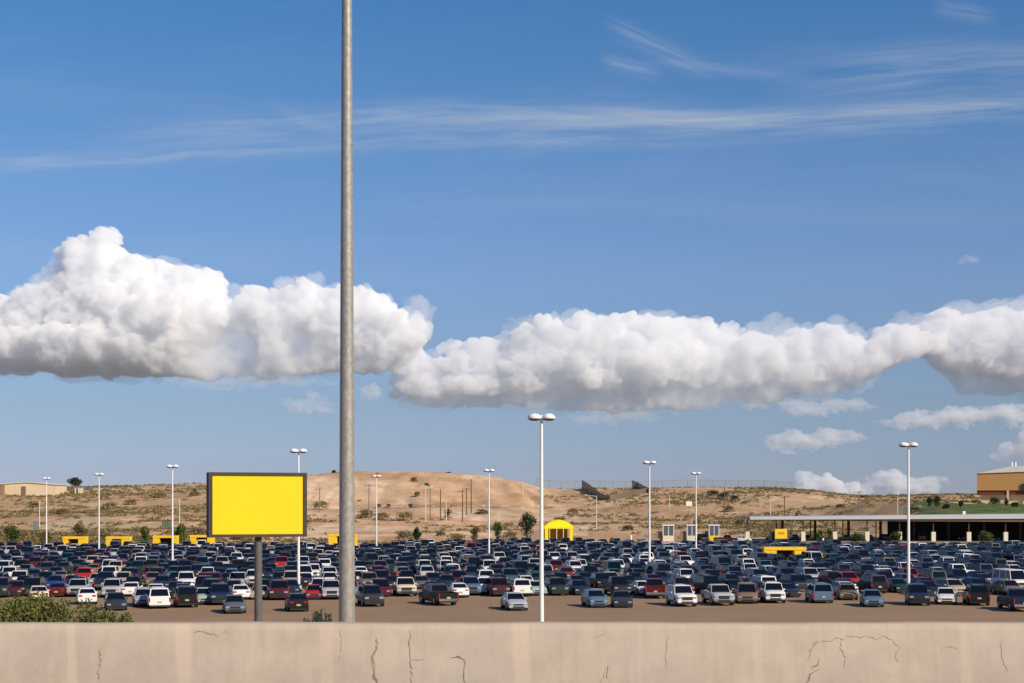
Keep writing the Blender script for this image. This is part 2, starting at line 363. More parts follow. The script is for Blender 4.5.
# ------------------------------------------------------------------ lot, roads
m = varied('lot asphalt', (.300,.192,.108), .08, .10, .92, .15)
n = noise(m, coords(m, (.6,3,1)), .5, 6, .7); base = bsdf(m).inputs['Base Color'].links[0].from_socket
L(m, mixc(m, mathn(m, 'MULTIPLY', ramp(m, n, [(.55, (0,0,0)), (.7, (1,1,1))]), .25), base, (.24,.16,.105)), bsdf(m).inputs['Base Color'])
g = MB(); g.box(-190, 190, 62, 356, -.4, 0); tag(g.build('parking_lot_pavement', m), kind='structure')
M['line'] = varied('worn stall paint', (.55,.53,.48), 2, .3, .8, 0)
road_m = varied('road asphalt', (.27,.20,.15), .3, .12, .9, .1)
g = MB(); g.box(40, 230, 356.2, 392, -.4, .02); tag(g.build('exit_road', road_m), kind='structure')
g = MB(); g.box(-80, 80, -30, 13.7, 6.6, 7.1); tag(g.build('highway_road', varied('highway asphalt', (.10,.095,.09), 1, .15, .9)), kind='structure')
# dirt track across the foot of the bluff and behind it
g = MB(); pts = [hit(u, 507.5-1.2*math.sin(u/60), 350) for u in range(345, 560, 5)]
for p, q in zip(pts, pts[1:]):
    g.quad((p[0],p[1]-2.2,float(tz(p[0],p[1]-2.2))+.14), (q[0],q[1]-2.2,float(tz(q[0],q[1]-2.2))+.14), (q[0],q[1]+2.2,float(tz(q[0],q[1]+2.2))+.14), (p[0],p[1]+2.2,float(tz(p[0],p[1]+2.2))+.14))
tag(g.build('dirt_path', varied('track dirt', (.55,.41,.27), .4, .12, .95, 0)), kind='structure')

# ------------------------------------------------------------------ lawn bank on the right
g = MB(); gx = np.arange(100, 205, 2.5); gy = np.arange(424, 492, 2.5)
idx = {}
for i, x in enumerate(gx):
    for j, y in enumerate(gy):
        idx[i,j] = len(g.v); g.v.append((float(x), float(y), float(tz(x, y))+.07))
for i in range(len(gx)-1):
    for j in range(len(gy)-1):
        if gx[i] < 103+(gy[j]-424)*.30 + 2*math.sin(j): continue
        g.f.append((idx[i,j], idx[i+1,j], idx[i+1,j+1], idx[i,j+1])); g.m.append(0)
tag(g.build('lawn', varied('bank grass', (.085,.115,.030), .35, .5, .95, .6, dist=.3), smooth=60), kind='structure')

# ------------------------------------------------------------------ concrete barrier
BY = 14.0
m = varied('barrier concrete', (.515,.42,.33), 2.6, .13, .9, .25, dist=.006)
base = bsdf(m).inputs['Base Color'].links[0].from_socket
gp = N(m, 'ShaderNodeTexCoord'); sx = N(m, 'ShaderNodeSeparateXYZ'); L(m, gp.outputs['Object'], sx.inputs[0])
st = noise(m, coords(m, (9,1,.7)), 1.1, 7, .65)          # run-down streaks
c = mixc(m, mathn(m, 'MULTIPLY', ramp(m, st, [(.50, (0,0,0)), (.68, (1,1,1))]), .30), base, (.37,.29,.21))
pit = noise(m, coords(m), 55, 3, .7)
c = mixc(m, mathn(m, 'MULTIPLY', ramp(m, pit, [(.62, (0,0,0)), (.74, (1,1,1))]), .35), c, (.27,.21,.15))
big = noise(m, coords(m, (.7,1,1.2)), .9, 4)
c = mixc(m, mathn(m, 'MULTIPLY', ramp(m, big, [(.4, (0,0,0)), (.65, (1,1,1))]), .30), c, (.44,.40,.33))
for px0, sl, w, amt in ((72,-.10,.045,.7),(184,-.09,.075,.75),(327,-.03,.06,.6),(520,-.05,.085,.85),(640,0,.03,.25),(757,.02,.05,.5),(962,0,.05,.5)):
    x = (px0-512)/F*BY
    xs = mathn(m, 'ADD', sx.outputs[0], mathn(m, 'MULTIPLY', mathn(m, 'SUBTRACT', sx.outputs[2], 7.76), sl*-1.0))
    wob = mathn(m, 'MULTIPLY', mathn(m, 'SUBTRACT', noise(m, coords(m, (1,1,1)), 5, 4), .5), .05)
    d = mathn(m, 'ABSOLUTE', mathn(m, 'SUBTRACT', mathn(m, 'ADD', xs, wob), x))
    mr = N(m, 'ShaderNodeMapRange', interpolation_type='SMOOTHSTEP'); L(m, d, mr.inputs[0])
    mr.inputs[1].default_value = w*1.15; mr.inputs[2].default_value = w*.6; mr.inputs[3].default_value = 0; mr.inputs[4].default_value = amt*.6
    c = mixc(m, mr.outputs[0], c, (.66,.51,.385))
# darker towards the top edge
mr = N(m, 'ShaderNodeMapRange', interpolation_type='SMOOTHSTEP'); L(m, mathn(m, 'ADD', sx.outputs[2], mathn(m, 'MULTIPLY', st, .05)), mr.inputs[0])
mr.inputs[1].default_value = 7.745; mr.inputs[2].default_value = 7.79; mr.inputs[4].default_value = .25
c = mixc(m, mr.outputs[0], c, (.42,.33,.25))
L(m, c, bsdf(m).inputs['Base Color'])
M['concrete'] = m
barrier = thing('concrete_barrier', (0, BY, 0), 'weathered tan concrete barrier with cracks running along the bottom edge', 'barrier')
g = MB()
xs = np.arange(-14, 14.01, .25); prof = [(-.16,7.08),(-.145,7.35),(-.05,7.70),(-.035,7.745),(-.01,7.762),(.20,7.762),(.24,7.74),(.30,7.08)]
k = len(prof)
for x in xs:
    for (y, z) in prof:
        e = .0035*math.sin(x*2.1)+.002*math.sin(x*7.3) if z > 7.5 else 0
        g.v.append((float(x), y, z+e))
for i in range(len(xs)-1):
    for j in range(k-1): g.f.append((i*k+j, (i+1)*k+j, (i+1)*k+j+1, i*k+j+1)); g.m.append(0)
g.f += [tuple(range(k)), tuple((len(xs)-1)*k+j for j in range(k-1,-1,-1))]; g.m += [0, 0]
g.build('wall', M['concrete'], barrier, smooth=50)
def face_y(z):    # local y of the front face at height z
    for (y0, z0), (y1, z1) in zip(prof, prof[1:]):
        if z0 <= z <= z1: return y0+(y1-y0)*(z-z0)/(z1-z0)
    return -.1
M['crack'] = varied('crack', (.33,.255,.185), 20, .4, 1, 0)
M['stain'] = varied('crack stain', (.43,.335,.25), 30, .2, 1, 0)
def crack(pts, w, mt='crack', seed=0):
    rr = random.Random(seed); g = MB(); P = []
    for (a, b) in zip(pts, pts[1:]):
        n = max(2, int(math.dist(a, b)/2.2))
        for i in range(n):
            t = i/n; P.append((a[0]+(b[0]-a[0])*t+rr.gauss(0,.8), a[1]+(b[1]-a[1])*t+rr.gauss(0,.5)))
    P.append(pts[-1]); n = len(P); vs = []
    for i, (u, v) in enumerate(P):
        q = P[min(i+1, n-1)]; p0 = P[max(i-1, 0)]; dx, dy = q[0]-p0[0], q[1]-p0[1]; l = math.hypot(dx, dy) or 1
        ww = w*(.35+.9*rr.random())*min(1, .25+min(i, n-1-i)*.35)/2
        for s in (-1, 1):
            uu, vv = u-dy/l*ww*s, v+dx/l*ww*s
            z = HC-(vv-YH)/F*(BY-.1); vs.append(((uu-512)/F*(BY-.1), face_y(z)-.003, z))
    g.add(vs, [(2*i, 2*i+1, 2*i+3, 2*i+2) for i in range(n-1)])
    g.build('crack', M[mt], barrier)
CR = [([(100,648),(101,662),(99,672),(101,679)],1.6),([(191,633),(200,632),(212,634),(217,637)],1.5),([(217,637),(225,632),(228,634)],1),([(377,637),(376,648),(373,660),(375,672),(378,684)],2.6),
 ([(410,630),(409,645),(411,662),(412,684)],1.6),([(411,661),(418,660),(424,659)],1.4),([(450,658),(460,656),(466,661),(463,672),(465,684)],1.7),([(592,640),(598,636),(606,634)],1.1),([(607,664),(607,678)],2.0),
 ([(668,634),(667,650),(666,668)],.8),([(812,652),(815,643),(822,641),(829,642),(836,638),(845,639),(851,636),(862,638),(868,636),(877,639),(885,637),(893,640)],1.25),([(843,638),(841,648),(845,660),(843,668)],1.3),
 ([(819,640),(811,650),(806,662)],1.0),([(811,668),(817,664),(820,657)],2.2),([(806,684),(810,673),(818,668)],2.4),([(893,640),(899,650),(894,657),(898,662)],1.0),([(340,628),(341,645),(339,662)],.7),([(606,668),(600,684)],.6),([(940,650),(948,646),(957,650)],1.0),([(1004,640),(1001,655),(1006,672)],.9)]
for i, (p, w) in enumerate(CR): crack(p, w*.85, 'crack' if w > 1.3 else 'stain', i)

# ------------------------------------------------------------------ parked cars: those standing in front, each where the photo has it
def car_at(x0, x1, base, kind, colour, facing, label, full=True, minb=2):
    Yf = HC*F/(base-YH); ppm = F/Yf; wm = (x1-x0)/ppm; s = SPEC[kind]
    b = R(minb)
    while b < R(24) and s['W']*math.cos(b)+s['L']*math.sin(b) < wm: b += R(.25)
    Yc = Yf + s['L']/2*math.cos(b); Xc = ((x0+x1)/2-512)/F*Yc
    az = math.atan2(Xc, Yc)
    rz = b-az
    put_car(kind, colour, Xc, Yc, rz+(0 if facing == 'f' else math.pi), full, label)
    return (Xc, Yc, kind, colour)
FRONT = [
 (28,49,602.5,'sedan','cream','r','cream sedan with its tail to us, at the left end above the bush'),
 (79,94,605,'hatchback','white','r','small white hatchback, tail to us, just above the big green bush'),
 (104,127,611,'sedan','charcoal','f','dark grey sedan facing us alone in the aisle right of the bush'),
 (135,152,607,'wagon','silver','f','silver station wagon tucked left of the big white minivan in front'),
 (145,171,609,'minivan','white','r','big white minivan, tail to us, beside the silver station wagon'),
 (173,198,608,'suv','black','r','black SUV with its tail to us, right of the big white minivan'),
 (198,211,605,'sedan','pale green','f','pale green sedan between the black SUV and the black pickup'),
 (210,230,605.5,'suv','navy blue','f','dark blue SUV left of the billboard post behind the lone grey sedan'),
 (222,246,614,'sedan','slate grey','f','slate grey sedan alone in the aisle just left of the billboard post'),
 (284,309,612,'hatchback','black','r','black hatchback alone in the aisle, yellow plate, by the tall white lamp'),
 (356,385,607,'suv','charcoal','f','charcoal SUV facing us just right of the near grey steel pole'),
 (417,459,606,'pickup','black','r','black pickup truck with its tail to us, alone in the front aisle'),
 (499,529,611,'sedan','silver','f','silver sedan facing us alone, just left of the nearest white lamp post'),
 (580,609,608,'hatchback','steel blue','f','steel blue hatchback in front, left of a pair right of the nearest lamp'),
 (610,633,608,'coupe','charcoal','f','charcoal coupe in front, touching the steel blue hatchback on its left'),
 (645,664,599,'pickup','maroon','r','maroon pickup truck half hidden behind the white SUV in front'),
 (664,698,607,'suv','white','f','white SUV facing us with a dark lower body, left of the silver pickup'),
 (700,735,606,'pickup','silver','f','silver pickup truck with black grille facing us in the front line'),
 (736,757,604,'minivan','bronze','f','bronze minivan between the silver pickup and a white SUV'),
 (759,786,603.5,'suv','white','f','compact white SUV facing us, right of the bronze minivan'),
 (804,834,603.5,'minivan','steel blue','r','steel blue minivan with its tail to us, below the red pickup trucks'),
 (836,858,600.5,'sedan','bronze','f','bronze sedan facing us, right of the steel blue minivan'),
 (859,884,607.5,'sedan','steel blue','f','steel blue sedan, rightmost of the front line before the dark SUVs'),
 (905,930,606,'suv','navy blue','f','navy blue SUV in the front line, left of a white sedan'),
 (934,957,605,'sedan','white','f','white sedan in the front line between two dark SUVs'),
 (962,990,606,'suv','black','r','black SUV, tail to us, second from the right end of the front line'),
 (996,1036,612,'pickup','navy blue','r','navy blue pickup truck cut by the right edge of the photo'),
]
placed = []; DATA = []
for q in FRONT: placed.append(car_at(*q))
SECOND = [(-4,7,598,'suv','charcoal','f'),(10,24,597,'sedan','maroon','f'),(25,42,596.5,'suv','black','f'),(50,68,597.5,'sedan','maroon','r'),(70,88,597,'pickup','silver','f'),(103,122,598,'suv','silver','f'),(124,140,597,'sedan','white','r'),(231,249,600,'sedan','white','r'),(251,269,600,'coupe','beige','f'),
 (270,289,600.5,'suv','maroon','f'),(308,321,600,'sedan','red','f'),(321,340,600,'suv','silver','f'),(341,356,599,'suv','steel blue','f'),(372,388,597,'minivan','maroon','f'),(394,415,596.5,'pickup','cream','f'),(453,463,598,'sedan','white','r'),(464,476,596,'suv','steel blue','f'),(475,489,595,'minivan','white','r'),
 (490,506,597,'suv','maroon','f'),(509,528,597,'suv','white','r'),(528,543,596,'sedan','pale green','f'),(544,568,596,'suv','dark green','f'),(569,587,595.5,'sedan','navy blue','f'),(604,630,596.5,'pickup','black','f'),(632,653,596,'sedan','white','f'),
 (690,709,591,'suv','maroon','r'),(786,804,592,'suv','navy blue','f'),(823,841,588,'suv','maroon','f'),(836,856,589,'pickup','red','f'),(1000,1022,591,'van','white','f')]
A = R(4.0)           # the rows slant slightly away to the right
def rowpos(base, x): return base + x*math.tan(A)
LAMPS = [(46.5,476.5,549),(99,472,556),(172.5,463.5,569),(298.5,447,594),(376.5,474,551),(489,468,560),(541.5,411,645),(649.5,459.5,574),(696,471,556),(908.5,440.5,603)]
LPOS = []
for u, t, b in LAMPS:
    Y = F*5.8/(YH-t); LPOS.append(((u-512)/F*Y, Y))
KEEP = [(53.5, 236, 4.2)] + [(x, y, 1.5) for x, y in LPOS]
ROWS = []; FARCARS = []
yb = 151.0; k = 0; rows_y = []
while yb < 345: rows_y += [yb, yb+5.5]; yb += 17.2
rr = random.Random(4)
for q in SECOND:
    u = (q[0]+q[1])/2; Yf = HC*F/(q[2]-YH); X = (u-512)/F*(Yf+2.4)
    ROWS.append((0, X, q))
nind = 0
for ri, y0 in enumerate(rows_y):
    half = 512/F*(y0+10)*1.16; x = -half
    run = rr.random() < .75
    while x < half:
        kind = rr.choice(MIXK); colour = rr.choice(MIXC); s = SPEC[kind]
        x += s['W']/2+rr.uniform(.35,.62) if False else 1.36+rr.uniform(-.05,.12)
        y = rowpos(y0, x)+2.3+rr.gauss(0,.45); xx = x
        x += 1.36
        uu_ = 512+F*xx/y
        if y > (311 if uu_ < 400 else 346 if uu_ < 650 else 318): continue
        if rr.random() < .03: continue
        if any(math.hypot(xx-a, (y-b)) < r+1.0 for a, b, r in KEEP): continue
        if any(abs(xx-a) < 2.25 and abs(y-b) < 5.3 for a, b, *_ in placed): continue
        u = 512+F*xx/y
        if ri == 0:
            if any(abs(xx-X) < 2.35 for _, X, _ in ROWS if _ is not None and isinstance(_, tuple)): continue
        f = 'f' if rr.random() < (.8 if run else .3) else 'r'
        DATA.append([ri, xx, y, kind, colour, f, u])
for _, X, q in ROWS:
    Yf = HC*F/(q[2]-YH); DATA.append([0 if q[2] > 593 else 1, X, Yf+2.4, q[3], q[4], q[5], (q[0]+q[1])/2])
# drop machine-placed cars that would overlap the hand-placed ones
hand = [d for d in DATA[-len(SECOND):]]
DATA = [d for d in DATA[:-len(SECOND)] if all(not (abs(d[1]-h[1]) < 2.2 and abs(d[2]-h[2]) < 5.2) for h in hand)] + hand
# a few colours the photo shows further back
def recolour(u, v, kind, colour):
    Y = (HC-1.0)*F/(v-YH); X = (u-512)/F*Y
    d = min(DATA[:-len(SECOND)], key=lambda d: math.hypot((d[6]-u), (HC-1.0)*F/d[2]+YH-v if True else 0))
    d[3], d[4] = kind, colour
for q in ((283,566,'pickup','red'),(53,577,'sedan','bright blue'),(373,575,'suv','maroon'),(358,577,'pickup','white'),(21,572,'pickup','white'),(12,580,'suv','white'),(95,585,'sedan','pale green'),(192,578,'suv','white'),(487,575,'suv','white'),(553,568,'suv','maroon'),(571,567,'suv','white'),(690,573,'suv','white'),(705,568,'sedan','silver'),(745,576,'pickup','white'),(762,584,'minivan','white'),(805,573,'suv','silver'),(455,568,'suv','white'),(419,566,'suv','white'),(812,552,'suv','red'),(215,575,'suv','maroon'),(628,560,'sedan','white')): recolour(*q)
DATA.sort(key=lambda d: d[2]-(d[1]*math.tan(A)))
inframe = lambda d: -6 < d[6] < 1030
ind = [d for d in DATA if inframe(d)][:300-len(FRONT)-6]
lim = set(id(d) for d in ind)
# labels that single each one out
ORD = ['second','third','fourth','fifth','sixth','seventh','eighth','ninth','tenth','eleventh']
KW = {'crossover':'SUV','compact':'compact sedan','sedan':'sedan','coupe':'coupe','hatchback':'hatchback','wagon':'station wagon','suv':'SUV','minivan':'minivan','van':'van','pickup':'pickup truck'}
KS = dict(KW, wagon='wagon', pickup='pickup')
ZONES = [(-50,'at the left edge'),(40,'near the leftmost lamp post'),(80,'near the second lamp post from left'),(140,'near the third lamp post from left'),(200,'left of the billboard post'),(262,'between billboard post and grey pole'),(335,'behind the near grey pole'),(362,'just right of the near grey pole'),(430,'left of the slim lamp post midway'),(490,'left of the nearest white lamp post'),(543,'right of the nearest white lamp post'),(585,'below the far retaining wall'),(640,'near the lamp right of centre'),(670,'below the far toll booths'),(735,'left of the yellow shelter'),(765,'below the yellow bus shelter'),(806,'right of the yellow bus shelter'),(860,'below the long canopy'),(900,'near the rightmost lamp post'),(960,'towards the right edge'),(995,'at the right edge')]
def zone(u): return [z for a, z in ZONES if u >= a][-1]
byrow = {}
for d in ind: byrow.setdefault(d[0], []).append(d)
labels = {}
for r, ds in byrow.items():
    ds.sort(key=lambda d: d[1])
    for i, d in enumerate(ds):
        nm = f"{d[4]} {KW[d[3]]}"; o = ORD[r]; c = []
        lf = f"{ds[i-1][4]} {KS[ds[i-1][3]]}" if i else None; rt = f"{ds[i+1][4]} {KS[ds[i+1][3]]}" if i+1 < len(ds) else None
        c.append(f"{nm} in the {o} row, {zone(d[6])}")
        if lf and rt: c.append(f"{nm} in the {o} row between a {lf} and a {rt}")
        if lf: c.append(f"{nm}, {o} row, just right of a {lf}, {zone(d[6])}")
        if rt: c.append(f"{nm}, {o} row, just left of a {rt}, {zone(d[6])}")
        if lf and rt: c.append(f"{nm}, {'nose' if d[5]=='f' else 'tail'} out, {o} row, between {lf} and {rt}")
        labels[id(d)] = c
# use the first wording that no other car shares
from collections import Counter
cnt = [Counter(c[k] for c in labels.values() if len(c) > k) for k in range(5)]
seen = set()
for d in ind:
    c = labels[id(d)]; pick = None
    for k, s_ in enumerate(c):
        if cnt[k][s_] == 1 and s_ not in seen and len(s_.split()) <= 16: pick = s_; break
    if pick is None: pick = next((s_ for s_ in c if s_ not in seen and len(s_.split()) <= 16), c[0]+f" of the lot")
    seen.add(pick); d.append(pick)
for d in DATA:
    ri, x, y, kind, colour, f, u = d[:7]
    rz = R(9)+random.gauss(0, R(1.6))+(0 if f == 'f' else math.pi)
    if id(d) in lim:
        t = put_car(kind, colour, x, y, rz, ri == 0, d[7]); t.scale = (random.uniform(.96,1.03), random.uniform(.94,1.04), random.uniform(.92,1.04))
    else: FARCARS.append((kind, colour, x, y, 0, rz))
# cars in the shade under the long canopy and on the exit road
for i in range(46):
    x = 64+i*3.1+random.uniform(-.4,.4); y = 397+random.uniform(-.5,.5)+ (3 if i % 3 else 0) - (x-64)*.0
    if random.random() < .85: FARCARS.append((rr.choice(MIXK[:20]), rr.choice(MIXC), x, y, 0, R(6)+(math.pi if rr.random() < .5 else 0)))
vs, fs, ms, cs = [], [], [], []; off = 0
for kind, colour, x, y, z, rz in FARCARS:
    v, f, mm = LOWPOLY[kind]; c, s_ = math.cos(rz), math.sin(rz)
    w = np.stack([v[:,0]*c-v[:,1]*s_+x, v[:,0]*s_+v[:,1]*c+y, v[:,2]+z], -1)
    vs.append(w); fs += [tuple(i+off for i in q) for q in f]; ms += mm; cs.append(np.tile(np.array([*PAINTS[colour], 1]), (len(v), 1))); off += len(v)
me = bpy.data.meshes.new('far_parked_cars'); me.from_pydata(np.concatenate(vs).tolist(), [], fs)
at = me.color_attributes.new('paint', 'FLOAT_COLOR', 'POINT'); at.data.foreach_set('color', np.concatenate(cs).ravel())
me.polygons.foreach_set('use_smooth', [True]*len(me.polygons)); me.set_sharp_from_angle(angle=R(35))
for kx in ('paint_far','trim','tyre','rim','lamp','red_lamp','chrome','plate','glass'): me.materials.append(M[kx])
me.polygons.foreach_set('material_index', ms); me.update()
o = link('far_parked_cars', me); tag(o, 'dense mass of parked cars filling the far rows of the lot', 'cars', 'cars parked in the lot', 'stuff')
print('cars', len(FRONT)+len(ind), 'far', len(FARCARS))
# two cars on the exit road by the toll booths
put_car('pickup', 'maroon', *hit(726, 542.5, 300)[:2], R(75), True, 'maroon pickup truck stopped beside the rightmost toll booth', 'cars at the toll booths')
put_car('sedan', 'white', (742-512)/F*383, 383, R(80), True, 'white sedan right of the maroon pickup by the toll booths', 'cars at the toll booths')
put_car('suv', 'black', (703-512)/F*388, 388, R(12), True, 'black SUV standing between two toll booths', 'cars at the toll booths')
# ------------------------------------------------------------------ lamp posts of the lot
M['white_metal'] = varied('white painted steel', (.80,.79,.76), 2, .05, .45, 0)
M['lens'] = mat('lamp lens', (.10,.10,.10), .3); M['base_concrete'] = varied('footing concrete', (.55,.50,.43), 3, .15, .9, .1)
def lamp_post(x, y, label, s=1.0):
    t = thing('lamp_post', (x, y, 0), label, 'lamp post', 'white lamp posts of the parking lot')
    g = MB(); g.tube((0,0,0), (0,0,.75), .34, .32, 16); g.build('base', M['base_concrete'], t, 40)
    g = MB(); g.tube((0,0,.75), (0,0,14.35), .155*s, .085*s, 12); g.tube((0,0,.75), (0,0,.82), .26, .26, 12); g.build('pole', M['white_metal'], t, 40)
    g = MB(); g.tube((-.3,0,14.22), (.3,0,14.22), .05, .05, 8); g.build('crossarm', M['white_metal'], t, 40)
    for sd in (-1, 1):
        g = MB(); g.lathe((sd*.44,0,14.12), [(.40,0),(.415,.04),(.40,.13),(.32,.24),(.18,.31),(.02,.34)], 18, sx=1.02, sy=1.0)
        h = g.build('lamp_head', M['white_metal'], t, 50)
        g = MB(); g.lathe((sd*.44,0,14.02), [(.20,-.02),(.34,.03),(.385,.099)], 16); g.build('lens', M['lens'], h, 50)
LL = ['leftmost slim white lamp post, in front of the ridge building','slim white lamp post second from left, in the far rows','white lamp post between green bush and yellow billboard','white lamp post rising behind the yellow billboard','short looking white lamp post just right of the grey steel pole','slim white lamp post left of the tall central one','tallest and nearest white double headed lamp post near the centre','white lamp post with V shaped fence beyond, right of centre','slim white lamp post beside the toll booths','white lamp post in front of the long canopy on the right']
for (x, y), l in zip(LPOS, LL): lamp_post(x, y, l)

# ------------------------------------------------------------------ near galvanised pole
m = mat('galvanised steel', (.40,.37,.31), .48, .35, .5); v = coords(m, (1,1,1))
vo = N(m, 'ShaderNodeTexVoronoi'); vo.inputs['Scale'].default_value = 26; L(m, coords(m, (1,1,.6)), vo.inputs['Vector'])
c = ramp(m, vo.outputs['Color'], [(.1, (.29,.275,.24)), (.9, (.39,.375,.335))])
c = mixc(m, mathn(m, 'MULTIPLY', ramp(m, noise(m, coords(m, (1,1,5)), 3.2, 6, .7), [(.45, (0,0,0)), (.7, (1,1,1))]), .45), c, (.28,.255,.21))
L(m, c, bsdf(m).inputs['Base Color']); L(m, ramp(m, vo.outputs['Distance'], [(0, (.42,)*3), (.6, (.58,)*3)]), bsdf(m).inputs['Roughness'])
py = 25.0; pxx = (346.9-512)/F*py; pz = float(tz(pxx, py))
t = thing('street_light_pole', (pxx, py, pz), 'tall tapering grey galvanised steel pole close behind the barrier', 'light pole')
g = MB(); zt = 21.0; w0 = 16.4/F*py/2; w1 = 10.2/F*py/2; z0, z1 = HC-(624-YH)/F*py, HC+YH/F*py
wr = lambda z: w0+(w1-w0)*(z-z0)/(z1-z0)
zs = [pz, 10.2, 13.35, 16.5, zt]
for a_, b_ in zip(zs, zs[1:]): g.tube((0,0,a_-pz), (0,0,b_-pz), wr(a_)+.0, wr(b_)+.0, 28, caps=(b_ == zt))
g.build('pole', m, t, 50)
g = MB(); g.tube((0,0,zt-pz-.1), (0,-2.6,zt-pz+.5), .05, .035, 10); g.build('arm', m, t, 40)
g = MB(); g.box(-.13,.13,-3.2,-2.5,zt-pz+.42,zt-pz+.56); g.build('lamp_head', m, t, 40)
g = MB(); g.box(-.22,.22,-.22,.22,0,.04); g.build('base_plate', m, t)

# ------------------------------------------------------------------ yellow billboard
BYY = 70.0; ppm = F/BYY; bx = (258.3-512)/F*BYY
t = thing('billboard', (bx, BYY, 0), 'blank bright yellow billboard in a dark brown frame on one post', 'billboard')
dark = varied('dark painted steel', (.055,.045,.036), 3, .2, .5, 0); dark2 = varied('grey post paint', (.115,.11,.105), 3, .15, .55, 0)
rzb = R(20)
cw = (307.0-208)/ppm/math.cos(rzb)-.30; zc0, zc1 = HC-(537-YH)/ppm, HC-(472.5-YH)/ppm
hw = cw/2; fr = .15
g = MB(); g.box(-hw, hw, .02, .62, zc0+.02, zc1-.02, 0)
g.box(-hw, -hw+fr, -.06, .64, zc0, zc1); g.box(hw-fr, hw, -.06, .64, zc0, zc1); g.box(-hw+fr, hw-fr, -.06, .6, zc1-.13, zc1); g.box(-hw+fr, hw-fr, -.06, .6, zc0, zc0+.12)
cab = g.build('cabinet', dark, t, rz=rzb)
g = MB(); g.box(-hw+fr+.002, hw-fr-.002, .0, .018, zc0+.122, zc1-.132)
ym = varied('yellow sign panel', (.88,.605,.004), .6, .012, .5, 0); g.build('sign_face', ym, t, rz=rzb)
g = MB(); g.tube((-.05,.3,0), (-.05,.3,zc0-.22), .17, .17, 18); g.build('post', dark2, t, 40)
g = MB(); g.box(-.18,.08,.17,.43,zc0-.25,zc0+.01); g.build('mount', dark, t)

# ------------------------------------------------------------------ plants
def leafmat(name, c, tr=.25):
    m = varied(name, c, 1.2, .45, .7, 0); nt = m.node_tree; out = nt.nodes['Material Output']; b = bsdf(m)
    t = N(m, 'ShaderNodeBsdfTranslucent'); L(m, b.inputs['Base Color'].links[0].from_socket, t.inputs[0])
    mx = N(m, 'ShaderNodeMixShader'); mx.inputs[0].default_value = tr; L(m, b.outputs[0], mx.inputs[1]); L(m, t.outputs[0], mx.inputs[2]); L(m, mx.outputs[0], out.inputs[0]); return m
LF = {'green': leafmat('mesquite leaves', (.075,.115,.028)), 'dark': leafmat('juniper leaves', (.030,.058,.022)), 'olive': leafmat('saltbush leaves', (.19,.16,.065)), 'bright': leafmat('fresh leaves', (.10,.15,.03)), 'bush': leafmat('near bush leaves', (.155,.165,.045))}
bark = varied('bark', (.16,.12,.09), 4, .3, .95, .3)
def leaves(g, blobs, n, size, rr, up=.3):
    tot = sum(b[3]**2*1.0 for b in blobs)
    for (cx, cy, cz, r, sq) in blobs:
        for _ in range(int(n*r*r/tot)):
            d = Vector((rr.gauss(0,1), rr.gauss(0,1), rr.gauss(0,1))).normalized()*r*(rr.random()**.38)*rr.uniform(.8,1.15)
            p = Vector((cx+d.x, cy+d.y, cz+d.z*sq)); s = size*rr.uniform(.6,1.4)
            a = Vector((rr.gauss(0,1), rr.gauss(0,1), rr.gauss(0,1)+up)).normalized(); b = a.cross(Vector((rr.gauss(0,1), rr.gauss(0,1), rr.gauss(0,1)))).normalized()
            g.quad(p-a*s, p+b*s*.45, p+a*s, p-b*s*.45)
def plant(name, cat, loc, w, h, leaf, n, size, label, group, seed, kind='bush'):
    rr = random.Random(seed); t = thing(name, loc, label, cat, group)
    g = MB(); blobs = []
    stems = 5 if kind == 'bush' else 4
    zt = h*.25 if kind == 'bush' else h*.3
    if kind != 'bush': g.tube((0,0,-.2), (0,0,zt), h*.035, h*.025, 7)
    for i in range(stems):
        a = i*2*math.pi/stems+rr.random(); r = w*.32*rr.uniform(.6,1)
        e = (math.cos(a)*r, math.sin(a)*r, h*rr.uniform(.5,.75))
        g.tube((0,0,zt if kind != 'bush' else -.1), e, h*.02, h*.008, 5)
        blobs.append((e[0], e[1], e[2]+h*.02, w*rr.uniform(.2,.3), .9*h/w if h < w else 1))
    blobs.append((rr.uniform(-.05,.05)*w, 0, h*.78, w*.26, h/w*.8)); blobs.append((rr.uniform(-.1,.1)*w, 0, h*.45, w*.36, h/w*.8))
    if kind == 'bush': blobs += [(w*.3, 0, h*.25, w*.22, h/w), (-w*.3, 0, h*.25, w*.24, h/w)]
    g.build('trunk' if kind != 'bush' else 'stems', bark, t, 60)
    c = MB(); leaves(c, blobs, n, size, rr); c.build('crown' if kind != 'bush' else 'foliage', LF[leaf], t)
def px_plant(u, vb, wpx, hpx, leaf, label, kind='bush', y0=300, Yfix=None, n=700, cat=None, name=None, seed=None):
    if Yfix: p = ((u-512)/F*Yfix, Yfix, float(tz((u-512)/F*Yfix, Yfix)))
    else: p = hit(u, vb, y0)
    k = p[1]/F; h = hpx*k
    if Yfix: h = max(.8, HC-(vb-hpx-YH)*k-p[2])
    cat = cat or ('bush' if kind == 'bush' else 'tree'); name = name or ('desert_bush' if kind == 'bush' else 'small_tree')
    plant(name, cat, p, wpx*k, h, leaf, n, .16+.02*wpx*k, label, 'bushes on the desert slope' if kind == 'bush' else 'small trees beyond the lot', int(u*7+vb), kind)
